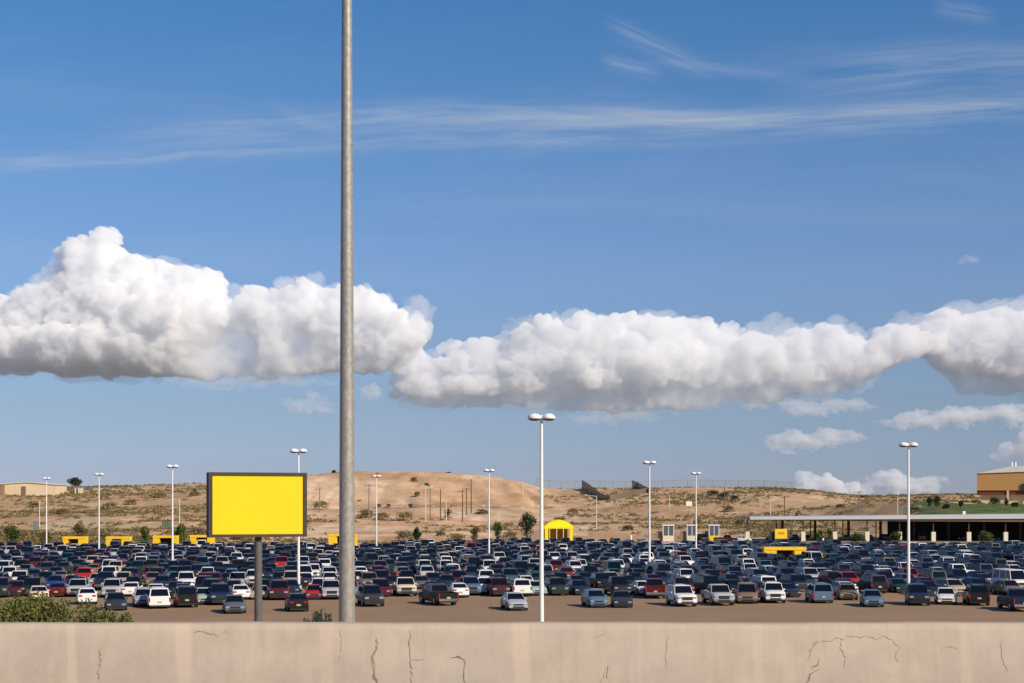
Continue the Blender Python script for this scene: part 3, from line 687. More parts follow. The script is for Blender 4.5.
TREES = [(12,547,17,22,'green','dense green tree at the far left edge behind the parked cars'),
 (46,546,15,16,'olive','thin olive tree behind the leftmost lamp post'),
 (145,545,12,20,'bright','bright green tree between two yellow shelters, left of the white lamp post'),
 (180,545,15,23,'bright','fuller green tree touching the white lamp post left of the billboard'),
 (80,538,15,18,'olive','sparse olive tree on the slope between the two leftmost lamp posts'),
 (417,541,9,15,'dark','small dark green tree on the slope right of the grey pole'),
 (475,541,10,16,'olive','small olive tree left of the slim white lamp post at the slope'),
 (497,540,10,20,'green','narrow green tree just right of the slim white lamp post'),
 (527,537,18,27,'dark','big dark green tree left of the nearest lamp post, by the yellow tent')]
for u, vb, w, h, lf, lab in TREES: px_plant(u, vb, w, h, lf, lab, 'tree', Yfix=357 if u > 400 else 332, n=1100)
BUSH = [(321,510,19,10,'olive','wide grey green bush on the slope right of the billboard'),(351,540,14,8,'olive','low dry bush beside the grey pole at the slope foot'),
 (366,518,18,9,'olive','dry bush behind the lamp post right of the grey pole'),(383,520,16,8,'olive','dry olive bush right of the lamp post by the grey pole'),
 (405,521,20,10,'olive','broad olive bush in the middle of the flat below the bluff'),(405,541,22,11,'olive','pale bush next to the small dark tree at slope foot'),
 (448,520,9,12,'dark','dark upright bush between the brown utility poles'),(441,536,10,5,'olive','low brown bush under the brown utility poles'),
 (456,541,20,8,'olive','spreading grey bush at the foot of the slope below utility poles'),(483,514,16,5,'olive','flat olive bush left of the slim central lamp post'),
 (510,540,18,9,'olive','grey green bush between slim lamp post and big dark tree'),(414,482,7,5,'olive','lone brown bush high on the bare bluff, upper left one'),
 (417,497,7,6,'olive','lone brown bush high on the bluff, lower left one'),(427,487,6,4,'olive','small bush in mid face of the bare bluff'),
 (334,473,5,3,'dark','tiny dark bush on the skyline left of the grey pole'),(448,472,7,3,'dark','tiny dark bush on the bluff skyline above the utility poles'),
 (402,471.5,5,3,'dark','tiny dark bush on the skyline right of the grey pole'),
 (573,515,14,7,'olive','dark scrub bush above the yellow tent'),(560,522,12,5,'olive','low scrub bush behind the yellow tent left side'),(628,531,14,6,'olive','olive bush above the far retaining wall'),
 (712,496,14,6,'dark','dark green bush on the right slope above the left toll booth'),(724,499,16,7,'dark','widest dark green bush on the right slope above the booths'),(735,501,12,6,'dark','dark green bush at the right end of the green patch on slope'),
 (729,512,13,7,'olive','olive bush below the green patch on the right slope'),(740,525,10,6,'olive','dry bush on the slope left of the canopy end'),(698,524,10,5,'olive','dry bush between toll booths on the slope'),
 (840,508,9,4,'olive','small dry bush above the canopy near the dark pole'),(863,498,6,3,'olive','small dry bush right of the dark utility pole'),
 (240,540,20,9,'olive','olive bush under the yellow billboard at the slope foot'),(198,538,16,12,'olive','olive bush left of the billboard cabinet'),(104,541,14,10,'olive','green tinged bush between the second lamp post and yellow shelter'),
 (62,515,14,7,'olive','scrub bush on the left slope near the leftmost lamp'),(110,509,18,7,'olive','scrub bush on the left slope near second lamp'),(130,505,14,6,'olive','scrub bush on the left slope in mid gap'),(34,508,12,6,'olive','scrub bush on the left slope under the ridge building'),
 (160,498,15,6,'olive','dark scrub on the left slope near the third lamp'),(195,496,13,5,'olive','scrub bush on the slope close to the billboard top left')]
for u, vb, w, h, lf, lab in BUSH: px_plant(u, vb, w, h, lf, lab, n=420)
for u, vb, w, h, lf, lab in [(820,542,7,13,'bright','slim green bush under the canopy, left of a pair'),(830,542,7,14,'green','taller slim green bush under the canopy, right of a pair'),(858,543,16,11,'green','wide green bush under the canopy between two pale piers'),
  (896,543,12,12,'green','green bush under the canopy beside the white lamp post'),(986,543,14,12,'bright','green bush under the canopy towards the right edge')]:
    px_plant(u, vb, w, h, lf, lab, Yfix=374, n=700)
for u, vb, w, h, lf, lab in [(929,512,6,14,'dark','narrow dark conifer on the lawn bank, left one of a pair'),(937,509,7,14,'dark','ragged dark conifer on the lawn bank, right one of a pair'),(946,509,6,5,'dark','low dark bush right of the conifer pair on the lawn'),
  (961,503,4,8,'dark','small upright conifer left of the tan building'),(994,504,9,10,'dark','bushy conifer below the tan building'),(1006,503,4,9,'dark','thin conifer below the tan building right part'),(1015,503,6,5,'dark','low shrub below the tan building at the edge'),(912,512,14,8,'dark','dark spreading bush left of the lawn bank')]:
    X = (u-512)/F*462; p = (X, 462, float(tz(X, 462))); k = 462/F
    plant('conifer' if h > 7 else 'desert_bush', 'tree' if h > 7 else 'bush', p, w*k*1.2, h*k, lf, 500, .22, lab, 'planting on the lawn bank', int(u), 'tree' if h > 7 else 'bush')
# near bushes just beyond the barrier
def near_bush(u0, u1, vtop, Y, leaf, n, size, label, seed):
    rr = random.Random(seed); X0, X1 = (u0-512)/F*Y, (u1-512)/F*Y; X = (X0+X1)/2; z = float(tz(X, Y)); h = HC-(vtop-YH)/F*Y-z; w = X1-X0
    t = thing('near_bush', (X, Y, z), label, 'bush', 'bushes just behind the barrier')
    g = MB(); blobs = []
    for i in range(26):
        x = rr.uniform(-.42,.42)*w; y = rr.uniform(-.4,.4)*w*.7; top = h*(1-.10*(abs(x)/(w*.5))**2)*rr.uniform(.84,1.0)
        g.tube((x*.2, y*.2, -.1), (x, y, top*.85), .03, .008, 5)
        for f in (.45, .66, .84): blobs.append((x*f**.5, y, top*f, w*rr.uniform(.10,.15), 1))
        blobs.append((x, y, top*.9, w*rr.uniform(.07,.11), 1))
    g.build('stems', bark, t, 60); c = MB(); leaves(c, blobs, n, size, rr, .6); c.build('foliage', LF[leaf], t)
near_bush(-60, 106, 590, 25.5, 'bush', 60000, .032, 'large feathery green bush behind the barrier at the left edge', 1)
near_bush(78, 142, 605, 25, 'bush', 16000, .026, 'low sparse bush right of the large feathery bush', 2)
Y = 26; X = (320-512)/F*Y; z = float(tz(X, Y)); rr2 = random.Random(9)
t = thing('spiky_shrub', (X, Y, z), 'small dark spiky shrub between billboard post and grey pole', 'bush'); g = MB(); c = MB(); h = HC-(609-YH)/F*Y-z
for i in range(34):
    a = rr2.uniform(0, 6.28); lean = rr2.uniform(.02,.30); hh = h*rr2.uniform(.85,1.0)-lean*.35
    e = Vector((math.cos(a)*lean, math.sin(a)*lean, hh)); g.tube((0,0,-.05), e*.97, .012, .004, 4)
    for _ in range(70):
        f = rr2.uniform(.72, 1); p = e*f+Vector((rr2.gauss(0,.02), rr2.gauss(0,.02), 0)); q = p+Vector((rr2.gauss(0,.02), rr2.gauss(0,.02), .05)); d = Vector((.007,0,0)); c.quad(p-d, p+d, q+d*.2, q-d*.2)
g.build('stems', bark, t, 60); c.build('foliage', LF['dark'], t)
# desert scrub: far too many to count
rr = random.Random(21); g = MB(); cnt_ = 0
while cnt_ < 14000:
    Y = rr.uniform(345, 745); u = rr.uniform(-60, 1100); X = (u-512)/F*Y
    bare_ = float(sm((X+100)/20)*sm((30-X)/40)); t_ = (Y-340)/360
    dens = (.20 if u > 300 else .34)+float(vn(X, Y, 30))*1.2+float(vn(X, Y, 9, 1))*.8 - bare_*(.12 if t_ < .5 else .75)
    if X > -8 and Y < 402: continue
    if X > 105 and 420 < Y < 485: continue
    if rr.random() > dens: continue
    s = rr.uniform(.35,1.15)*(1.25 if rr.random() < .15 else 1); z = float(tz(X, Y)); cnt_ += 1
    for _ in range(16):
        a = rr.uniform(0, 6.28); r = s*rr.random()**.6; p = Vector((X+math.cos(a)*r, Y+math.sin(a)*r, z+s*.8*rr.random()*(1-r/s*.6)))
        d = Vector((rr.gauss(0,1), rr.gauss(0,1), rr.gauss(0,.8))).normalized()*s*.32; e = d.cross(Vector((rr.gauss(0,1), rr.gauss(0,1), 1))).normalized()*s*.16
        g.quad(p-d, p+e, p+d, p-e)
m = leafmat('dry scrub', (.21,.165,.07), .15); tag(g.build('desert_scrub', m), 'low dry grey brown scrub scattered over the desert slopes', 'scrub', None, 'stuff')

# ------------------------------------------------------------------ yellow shelters, tent, booths
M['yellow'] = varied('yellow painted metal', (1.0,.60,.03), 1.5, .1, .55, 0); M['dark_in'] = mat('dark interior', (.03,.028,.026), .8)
M['cream'] = varied('cream panel', (.74,.68,.52), 2, .06, .7, 0); M['pane'] = mat('booth window', (.10,.13,.15), .12)
def shelter(u0, u1, vtop, o0, o1, label, flip=False):
    Y = (HC-2.7)*F/(vtop-YH) if False else 312.5
    k = Y/F; zt = min(HC-(vtop-YH)*k, 3.2); w = (u1-u0)*k; X = ((u0+u1)/2-512)*k
    t = thing('bus_shelter', (X, Y, 0), label, 'bus shelter', 'yellow bus shelters in the lot')
    return X, Y, zt, w, t, k
def build_shelter(X, Y, zt, w, t, a, b):
    h = w/2; x0, x1 = -h+a*w, -h+b*w
    g = MB(); g.box(-h, h, -1.1, 1.1, zt-.45, zt); g.build('roof', M['yellow'], t)
    for p, q in ((-h+.02, x0), (x1, h-.02)):
        g = MB(); g.box(p, q, -1.04, 1.04, 0, zt-.452); g.build('side_panel', M['yellow'], t)
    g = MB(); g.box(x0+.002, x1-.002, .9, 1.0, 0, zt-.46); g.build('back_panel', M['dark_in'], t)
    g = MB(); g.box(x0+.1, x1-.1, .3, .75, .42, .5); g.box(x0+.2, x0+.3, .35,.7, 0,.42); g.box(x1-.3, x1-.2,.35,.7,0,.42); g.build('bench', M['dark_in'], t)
for u0, u1, vt, a, b, lab in [(64,87,536.5,.24,.68,'yellow bus shelter between the two leftmost lamp posts'),(107,131,536.5,.25,.65,'yellow bus shelter just right of the second lamp post'),(154,178,535.5,.28,.78,'yellow bus shelter behind the third white lamp post'),(191,214,535,.27,.75,'yellow bus shelter partly behind the billboard left corner'),(329,357,532.5,.3,.8,'yellow bus shelter half hidden by the near grey pole')]:
    X, Y, zt, w, t, k = shelter(u0, u1, vt, a, b, lab); build_shelter(X, Y, zt, w, t, a, b)
t = thing('bus_shelter', ((784-512)/F*236, 236, 0), 'largest yellow bus shelter, among the cars in front of the canopy', 'bus shelter', 'yellow bus shelters in the lot')
build_shelter(0, 0, 2.62, 6.2, t, .3, .72)
# tent
Y = 372; k = Y/F; X = (558.5-512)*k
t = thing('party_tent', (X, Y, 0), 'bright yellow peaked canopy tent with open front behind the lot', 'tent')
yf = varied('yellow tent fabric', (.95,.72,.01), 1, .06, .6, 0); w = 30*k/2; ze = HC-(527-YH)*k; zp = HC-(519.5-YH)*k
g = MB(); vs = [(-w,-w*.8,ze),(w,-w*.8,ze),(w,w*.8,ze),(-w,w*.8,ze)]; rg = [[(x*f, y*f, ze+(zp-ze)*q) for x, y, _ in vs] for f, q in ((1,0),(.72,.5),(.35,.88),(.05,1))]
vv = [p for r in rg for p in r]; g.add(vv, [(i*4+j, i*4+(j+1)%4, i*4+4+(j+1)%4, i*4+4+j) for i in range(3) for j in range(4)]+[(12,13,14,15)])
for (a_, b_) in ((0,1),(1,2),(2,3),(3,0)):
    p, q = vs[a_], vs[b_]; g.quad((p[0],p[1],ze-.35), (q[0],q[1],ze-.35), q, p)
g.build('roof', yf, t, 30)
g = MB(); g.quad((-w*.97,w*.78,0), (w*.97,w*.78,0), (w*.97,w*.78,ze), (-w*.97,w*.78,ze)); g.box(w*.93,w*.96,-w*.76,w*.76,0,ze-.3); g.box(-w*.96,-w*.93,-w*.76,w*.76,0,ze-.3); g.build('side_wall', varied('yellow tent side', (.62,.47,.03), 1, .15, .7, 0), t)
for sd in (-1, 1):
    g = MB(); x0_, x1_ = sorted((sd*w*.92, sd*w*.70)); g.box(x0_, x1_, -w*.80, -w*.785, .2, ze-.36); g.build('curtain', yf, t)
for x in (-.62,-.15,.30,.62):
    g = MB(); g.tube((x*w*.98,-w*.79,0), (x*w*.98,-w*.79,ze-.02), .09, .09, 8); g.build('post', M['cream'], t)
# toll booths
for u0, u1, vt, lab in [(663,674,525.5,'toll booth nearest the lamp post, leftmost of the three white topped booths'),(687,697,525.5,'middle one of three white topped toll booths'),(709,719,525.5,'yellow based toll booth, rightmost of three')]:
    Y = 389; k = Y/F; w = (u1-u0)*k; X = ((u0+u1)/2-512)*k; zt = HC-(vt-YH)*k+.2
    t = thing('toll_booth', (X, Y, .02), lab, 'toll booth', 'toll booths at the exit', R(-6)); h = w/2
    g = MB(); g.box(-h, h, -h, h, 0, 1.35); g.build('lower_panel', M['yellow'] if u0 > 700 else M['cream'], t)
    g = MB(); 
    for x in (-h+.08, 0, h-.08): g.box(x-.08, x+.08, -h, -h+.14, 1.352, zt-.3); g.box(x-.08, x+.08, h-.14, h, 1.352, zt-.3)
    g.build('window_frame', M['white_metal'], t)
    g = MB(); g.box(-h+.06, h-.06, -h+.05, h-.05, 1.352, zt-.302); g.build('window', M['pane'], t)
    g = MB(); g.box(-h-.15, h+.15, -h-.15, h+.15, zt-.3, zt); g.build('roof', M['white_metal'], t)
    g = MB(); g.box(-h-1.7, -h-.16, -.5, .9, .02, 2.4); g.build('shade_screen', varied('brown screen', (.28,.2,.14), 2, .1, .8, 0), t)
# retaining wall on the far side of the lot
g = MB(); wallc = varied('adobe wall', (.36,.25,.175), .6, .12, .95, .2, dist=.1)
def wall_run(name, pts, thick, label):
    g = MB()
    for (x0,y0,z0,h0), (x1,y1,z1,h1) in zip(pts, pts[1:]):
        g.add([(x0,y0,z0),(x1,y1,z1),(x1,y1,z1+h1),(x0,y0,z0+h0),(x0,y0+thick,z0),(x1,y1+thick,z1),(x1,y1+thick,z1+h1),(x0,y0+thick,z0+h0)], [(0,1,2,3),(5,4,7,6),(3,2,6,7),(1,5,6,2),(4,0,3,7)])
    return tag(g.build(name, wallc), label, 'wall')
k = 380/F
wall_run('retaining_wall', [((588-512)*k,380,-.1,2.55),((625-512)*k,380,-.1,1.9),((660-512)*k,380,-.1,.9)], .5, 'long low tan retaining wall behind the lot right of the tent')
wall_run('block_wall', [((516-512)*k,383,-.1,2.9),((541-512)*k,383,-.1,2.9)], 2.5, 'short tan block wall left of the yellow tent')
# yellow box van by the canopy
Y = 384; k = Y/F; t = thing('box_truck', ((780-512)*k, Y, .02), 'small yellow box truck parked at the left end of the canopy', 'truck'); 
g = MB(); g.box(-1.45,1.45,-1.6,2.6,.75,3.0); g.build('cargo_box', M['yellow'], t)
g = MB(); g.box(-2.4,-1.46,-1.0,1.1,.5,2.3); g.box(-1.5,1.4,-1.3,2.4,.45,.745); g.build('cab', M['trim'], t)
for x, y in ((-1.1,-1.45),(1.0,-1.45),(-1.1,2.2),(1.0,2.2)):
    g = MB(); g.tube((x,y-.12,.42),(x,y+.12,.42),.42,None,14); g.build('wheel', M['tyre'], t)
g = MB(); g.box(-.8,.8,-1.62,-1.601,1.75,2.3); g.build('panel_mark', varied('orange mark', (.6,.3,.03), 1, .1, .6, 0), t)

# ------------------------------------------------------------------ long canopy
t = thing('parking_canopy', (0, 0, 0), 'long flat roofed grey canopy on brown posts with pale concrete piers', 'canopy')
rm = varied('canopy roof sheet', (.36,.38,.40), .2, .08, .5, 0); fas = varied('canopy fascia', (.60,.61,.62), .2, .06, .5, 0); soff = varied('canopy soffit', (.30,.26,.21), .3, .1, .8, 0); steel = varied('brown steel', (.07,.045,.035), 2, .2, .6, 0)
YA, YB = 392.0, 379.0; xa, xb = (750-512)/F*YA, 150.0
def cy(x): return YA+(YB-YA)*(x-xa)/(xb-xa)
def cz(x): return 5.95+1.0*(x-xa)/(xb-xa)
def slab(z0, z1, y0, y1, name, mt, dr=0):
    g = MB(); g.add([(xa,cy(xa)+y0,cz(xa)+z0),(xb,cy(xb)+y0,cz(xb)+z0+dr),(xb,cy(xb)+y1,cz(xb)+z0+dr),(xa,cy(xa)+y1,cz(xa)+z0),(xa,cy(xa)+y0,cz(xa)+z1),(xb,cy(xb)+y0,cz(xb)+z1),(xb,cy(xb)+y1,cz(xb)+z1),(xa,cy(xa)+y1,cz(xa)+z1)],
     [(0,3,2,1),(4,5,6,7),(0,1,5,4),(1,2,6,5),(2,3,7,6),(3,0,4,7)]); g.build(name, mt, t)
slab(-.28, 0, .1, 16, 'roof', rm); slab(-.75, -.05, -.06, .09, 'fascia', fas, -.55); slab(-.55, -.29, .12, 15.9, 'soffit', soff); slab(-.95, -.56, .3, .6, 'beam', varied('brown beam', (.20,.15,.11), 1, .15, .7, 0), -1.3)
g = MB(); x_ = (884-512)/F*400; g.box(x_, xb, 396, 396.4, 0, 5.1); g.build('back_wall', varied('dark back wall', (.014,.012,.011), .5, .2, .8, 0), t)  # added near-black sheet, paints the shade under the canopy
for u in (750.5, 805.5, 836.5, 868, 899.5, 932, 966, 1001):
    x = (u-512)/F*388; y = cy(x)+1.0
    g = MB(); g.box(x-.5, x+.5, y-.4, y+.4, .0, 2.3); p = g.build('pier', M['cream'], t)
    g = MB(); g.box(x-.13, x+.13, y-.13, y+.13, 2.3, cz(x)-.55); g.build('post', steel, t)
for u in (783.5, 815.5, 848, 879, 911, 944, 978, 1012):
    x = (u-512)/F*398; y = cy(x)+9
    g = MB(); g.box(x-.3, x+.3, y-.3, y+.3, .0, cz(x)-.55); g.build('post', steel, t)
for u in (777, 810.5, 842, 874, 906, 938):
    x = (u-512)/F*404; y = cy(x)+14.5
    g = MB(); g.box(x-.12, x+.12, y-.12, y+.12, .0, cz(x)-.55); g.build('post', steel, t)
for u in (796.5, 957):      # roof vents
    x = (u-512)/F*395; g = MB(); g.box(x-.35, x+.35, cy(x)+4, cy(x)+4.7, cz(x), cz(x)+.8); g.build('roof_vent', steel if u < 900 else M['white_metal'], t)
# a small white marker post on the exit road
for u, l in ((823,'small white marker post in front of the canopy'),(631,'white marker post at the right end of the retaining wall')):
    X = (u-512)/F*345 if u > 700 else (u-512)/F*378; Y = 345 if u > 700 else 378
    t = thing('marker_post', (X, Y, 0), l, 'post'); g = MB(); g.tube((0,0,0),(0,0,1.5),.22,.22,10); g.build('post', M['white_metal'], t); g = MB(); g.lathe((0,0,1.5),[(.22,0),(.18,.12),(.05,.18)],10); g.build('cap', M['white_metal'], t)

# ------------------------------------------------------------------ utility poles, signs, fences
wood = varied('utility pole wood', (.15,.085,.055), 2, .2, .9, 0); pale = varied('pale steel', (.62,.58,.50), 2, .08, .6, 0); greyp = varied('grey pole', (.22,.19,.16), 2, .1, .7, 0)
PO = [(462.5,490,522,wood,1,'brown utility pole with crossarm, left of a close pair'),(466.5,488,515,wood,1,'brown utility pole with crossarm, right of a close pair'),(471.3,479,513,wood,0,'tallest bare brown utility pole on the flat below the bluff'),
 (440.5,489,521,wood,0,'single bare brown pole left of the utility pole pair'),(430.3,488,520,greyp,1,'grey pole with crossarm beside a pale pole below the bluff'),(425.5,485,522,pale,1,'pale pole with crossarm right of the bush on the flat'),
 (446.2,502,521,pale,0,'short thin pale pole next to a dark upright bush'),(369,484,520,greyp,1,'thin grey pole with arm left of the lamp post by the big grey pole'),(319.5,488,512,greyp,1,'faint grey pole with arm right of the billboard'),
 (596.5,496,531,pale,2,'pale street light on the slope right of the tent'),(669.5,495,510,pale,0,'short pale pole on the slope right of the big V fence'),(709.5,519,531,wood,0,'short brown pole above the rightmost toll booth'),
 (724.5,487,515,wood,0,'brown pole on the right slope beyond the green bushes'),(770.5,496,518,pale,0,'pale pole behind the left part of the canopy'),(784.5,496,518,wood,0,'thin brown pole behind the canopy left part'),
 (859,491,518,greyp,1,'dark utility pole with crossarm above the canopy middle'),(179.5,499,525,pale,0,'pale pole just right of the third lamp post'),(39.5,502,527,pale,0,'thin pale pole left of the leftmost lamp post'),(523,482,497,pale,0,'pale pole on the end of the bluff')]
for u, a_, b_, mt, arm, lab in PO:
    p = hit(u, b_, 345); k = p[1]/F; h = (b_-a_)*k
    t = thing('utility_pole', p, lab, 'utility pole', 'poles beyond the lot'); th = .20 if mt is not pale else .15
    g = MB(); g.tube((0,0,-.3), (0,0,h), th, th*.7, 8); g.build('pole', mt, t, 40)
    if arm == 1: g = MB(); g.box(-1.6, .9, -.08, .08, h-.5, h-.28); g.build('crossarm', mt, t)
    if arm == 2: g = MB(); g.tube((0,0,h-.1), (-2.6,0,h+.25), .08, .06, 6); g.build('arm', mt, t); g = MB(); g.box(-3.3,-2.5,-.2,.2,h+.15,h+.38); g.build('lamp_head', mt, t)
def signboard(u0, u1, v0, v1, vb, col, lab, legs=2, Yfix=None):
    p = hit((u0+u1)/2, vb, 340); k = p[1]/F; w = (u1-u0)*k/2; z0, z1 = (vb-v1)*k, (vb-v0)*k
    t = thing('road_sign', p, lab, 'sign'); g = MB(); g.box(-w, w, -.05, .05, z0, z1); g.build('sign_panel', col, t)
    for x in ((-w*.6, w*.6) if legs == 2 else (0,)): g = MB(); g.tube((x,.12,-.2),(x,.12,z1-.1),.08,.08,6); g.build('post', greyp, t)
signboard(33,39,521,530,533,varied('sign back grey', (.20,.21,.22), 1, .1, .6, 0),'grey sign back on a post left of the leftmost lamp post',1)
signboard(162,171,521.5,527,532,varied('sign green', (.09,.17,.10), 1, .1, .6, 0),'dull green road sign left of the third lamp post')
signboard(686,692,501.5,506,530,M['white_metal'],'small white sign on a tall post above the middle toll booth',1)
signboard(903,910,507.5,511,516,varied('sign green two', (.05,.22,.12), 1, .1, .6, 0),'small bright green sign beside the right lamp post above the canopy')
# frame over the road at the right
X0, Yq = (897.5-512)/F*425, 425; t = thing('gantry_frame', (X0, Yq, float(tz(X0,Yq))), 'pale pipe frame above the canopy left of the right lamp post', 'gantry'); hh = HC+(YH-498)/F*Yq-float(tz(X0,Yq))
for x in (0, 2.6): g = MB(); g.tube((x,0,-.3),(x,0,hh),.1,.1,8); g.build('post', pale, t)
g = MB(); g.tube((0,0,hh),(2.6,0,hh),.1,.1,8); g.build('crossbar', pale, t)
# mesh fences
def netting(name, col, alpha):
    m = mat(name, col, .6); b = bsdf(m); vv_ = coords(m)
    w = N(m, 'ShaderNodeTexVoronoi'); w.inputs['Scale'].default_value = 3; L(m, vv_, w.inputs['Vector'])
    L(m, ramp(m, w.outputs['Distance'], [(.2, (alpha*.6,)*3), (.6, (alpha*1.3,)*3)]), b.inputs['Alpha']); return m
def mesh_fence(pts, h, mt, label, step):
    t = thing('mesh_fence', (0,0,0), label, 'fence'); g = MB(); acc = []
    for (x0,y0), (x1,y1) in zip(pts, pts[1:]):
        n = max(1, int(math.dist((x0,y0),(x1,y1))/step))
        for i in range(n): acc.append((x0+(x1-x0)*i/n, y0+(y1-y0)*i/n))
    acc.append(pts[-1]); Zs = [float(tz(x,y)) for x, y in acc]
    for i in range(len(acc)-1):
        a_, b_ = acc[i], acc[i+1]; g.quad((a_[0],a_[1],Zs[i]), (b_[0],b_[1],Zs[i+1]), (b_[0],b_[1],Zs[i+1]+h), (a_[0],a_[1],Zs[i]+h))
    g.build('netting', mt, t)
    for (x, y), z in zip(acc, Zs): g = MB(); g.tube((x,y,z-.1),(x,y,z+h+.1),.07,None,5); g.build('post', greyp, t)
    g = MB()
    for i in range(len(acc)-1): g.tube((*acc[i],Zs[i]+h), (*acc[i+1],Zs[i+1]+h), .04, None, 4)
    g.build('top_rail', greyp, t)
net = netting('chain link', (.26,.29,.33), .30); net2 = netting('screened chain link', (.15,.11,.08), .95)
fx = lambda u, Y: ((u-512)/F*Y, Y)
mesh_fence([fx(536,700), fx(600,702), fx(700,704), fx(803,700)], 3.5, net, 'tall see through chain link fence along the right hilltop', 5.0)
def screen_run(prof, Y0_, label):
    t = thing('screened_fence', (0,0,0), label, 'fence'); g = MB(); q = []
    for u, vb, vt in prof:
        p = hit(u, vb, 420); Yq = min(p[1], 690)-1.0; X = (u-512)/F*Yq; q.append((X, Yq, HC-(vb-YH)/F*Yq-.6, HC-(vt-YH)/F*Yq))
    for a_, b_ in zip(q, q[1:]): g.quad((a_[0],a_[1],a_[2]), (b_[0],b_[1],b_[2]), (b_[0],b_[1],b_[3]), (a_[0],a_[1],a_[3]))
    g.build('netting', net2, t); r = MB()
    for x, y, z0, z1 in q: g = MB(); g.tube((x,y,z0),(x,y,z1+.1),.08,None,6); g.build('post', greyp, t)
    for a_, b_ in zip(q, q[1:]): r.tube((a_[0],a_[1],a_[3]), (b_[0],b_[1],b_[3]), .06, None, 5)
    r.build('top_rail', greyp, t)
screen_run([(582,487.5,480),(588,491,483.5),(594,495,488),(599,498,492),(604,500,495),(610,500,495.2),(618,499,494),(627,497,492),(636,495,490),(645,493,488.5),(652,492,487)], 0, 'brown screened fence folded in a V down the slope')
screen_run([(632,486,480),(638,488.5,482.5),(644,491,486),(649,493,488)], 0, 'short screened fence right of the V shaped fence')
mesh_fence([hit(345,509)[:2], hit(400,508.5)[:2], hit(450,508)[:2], hit(500,507)[:2]], 1.4, netting('old wire fence', (.2,.15,.1), .22), 'low wire fence along the track at the foot of the bluff', 6.0)
# dark boxes on the track fence
for i, (u, l) in enumerate(((379,'dark box by the track, left of the lamp post'),(388.5,'dark box by the track, just right of the lamp post'),(410.5,'dark box by the track, below the lone bluff bushes'))):
    p = hit(u, 508.5, 400); t = thing('utility_box', p, l, 'utility box', 'dark boxes by the track'); g = MB(); g.box(-.7,.7,-.5,.5,.5,1.6); g.build('cabinet', steel, t); g = MB(); g.box(-.5,.5,-.3,.3,-.2,.5); g.build('base', greyp, t)

# ------------------------------------------------------------------ buildings
# tan hall on the left ridge
Y = hit(33, 494.5, 560)[1]; k = Y/F; X = (33-512)*k; zb = float(tz(X, Y))-.6; w = 28*k; ht = HC+(YH-482.5)*k-zb
t = thing('ridge_building', (X, Y, zb), 'long low tan building with a shallow roof on the left ridge', 'building'); stc = varied('tan stucco', (.68,.55,.36), .3, .06, .9, 0)
g = MB(); g.add([(-w,-8,0),(w,-8,0),(w,-8,ht*.80),(0,-8,ht*.97),(-w,-8,ht*.84),(-w,8,0),(w,8,0),(w,8,ht*.80),(0,8,ht*.97),(-w,8,ht*.84)], [(0,1,2,3,4),(6,5,9,8,7),(1,6,7,2),(5,0,4,9)]); g.build('wall', stc, t)
g = MB(); g.add([(-w-.4,-8.4,ht*.84),(0,-8.4,ht*.98),(w+.4,-8.4,ht*.80),(-w-.4,8.4,ht*.84),(0,8.4,ht*.98),(w+.4,8.4,ht*.80)]+[(-w-.4,-8.4,ht*.84+.3),(0,-8.4,ht*.98+.3),(w+.4,-8.4,ht*.80+.3),(-w-.4,8.4,ht*.84+.3),(0,8.4,ht*.98+.3),(w+.4,8.4,ht*.80+.3)],
  [(0,3,4,1),(1,4,5,2),(6,7,10,9),(7,8,11,10),(0,1,7,6),(1,2,8,7),(2,5,11,8),(0,6,9,3),(3,9,10,4),(4,10,11,5)]); g.build('roof', varied('pale roof', (.66,.60,.48), .3, .06, .7, 0), t)
for x in (-w*.86, -w*.12): g = MB(); g.box(x-.9, x+.9, -8.06, -8.003, 0, 2.6+(1 if x > -5 else 0)); g.build('door', varied('brown door', (.2,.13,.09), 1, .1, .7, 0), t)
# trailer, sheds and yard wall beside it
def hut(name, cat, u0, u1, v0, vb, colw, colr, lab, Y=676, dep=4):
    Y = hit((u0+u1)/2, vb, 560)[1]
    k = Y/F; X = ((u0+u1)/2-512)*k; zb = float(tz(X, Y))-.4; w = (u1-u0)*k/2; h = HC+(YH-v0)*k-zb
    t = thing(name, (X, Y, zb), lab, cat); g = MB(); g.box(-w, w, -dep/2, dep/2, 0, h-.25); g.build('wall', colw, t)
    g = MB(); g.box(-w-.2, w+.2, -dep/2-.2, dep/2+.2, h-.25, h); g.build('roof', colr, t)
    g = MB(); g.box(-w*.4, w*.1, -dep/2-.05, -dep/2-.003, .3, min(2.3, h-.4)); g.build('door', steel, t); return t
hut('white_trailer','trailer',41.5,48.5,485.5,493,M['white_metal'],M['white_metal'],'white trailer in front of the tan ridge building',658)
hut('storage_shed','shed',76,82,487,493.5,varied('shed cream', (.6,.54,.42), 1, .1, .8, 0),varied('shed roof', (.3,.25,.2), 1, .1, .8, 0),'small cream shed below the dark ridge tree',668)
hut('dark_shed','shed',-4,4,484,495,varied('shed brown', (.25,.18,.13), 1, .1, .8, 0),wallc,'brown shed at the left end of the ridge',660)
g = MB(); YW = hit(76, 493.5, 560)[1]+6; k = YW/F
X0, X1 = (58-512)*k, (93-512)*k; yard = varied('yard wall paint', (.15,.13,.115), .5, .15, .8, 0)
t = thing('yard_wall', ((X0+X1)/2, YW, float(tz((X0+X1)/2, YW))), 'dark yard wall right of the tan ridge building', 'wall'); g = MB(); hh = HC+(YH-487.3)*k-float(tz((X0+X1)/2,YW)); g.box(-(X1-X0)/2, (X1-X0)/2, 0, .3, -1, hh); g.build('panel', yard, t)
for x in (-5, 0, 5): g = MB(); g.box(x-.2, x+.2, -.15, .45, -1, hh+.25); g.build('post', yard, t)
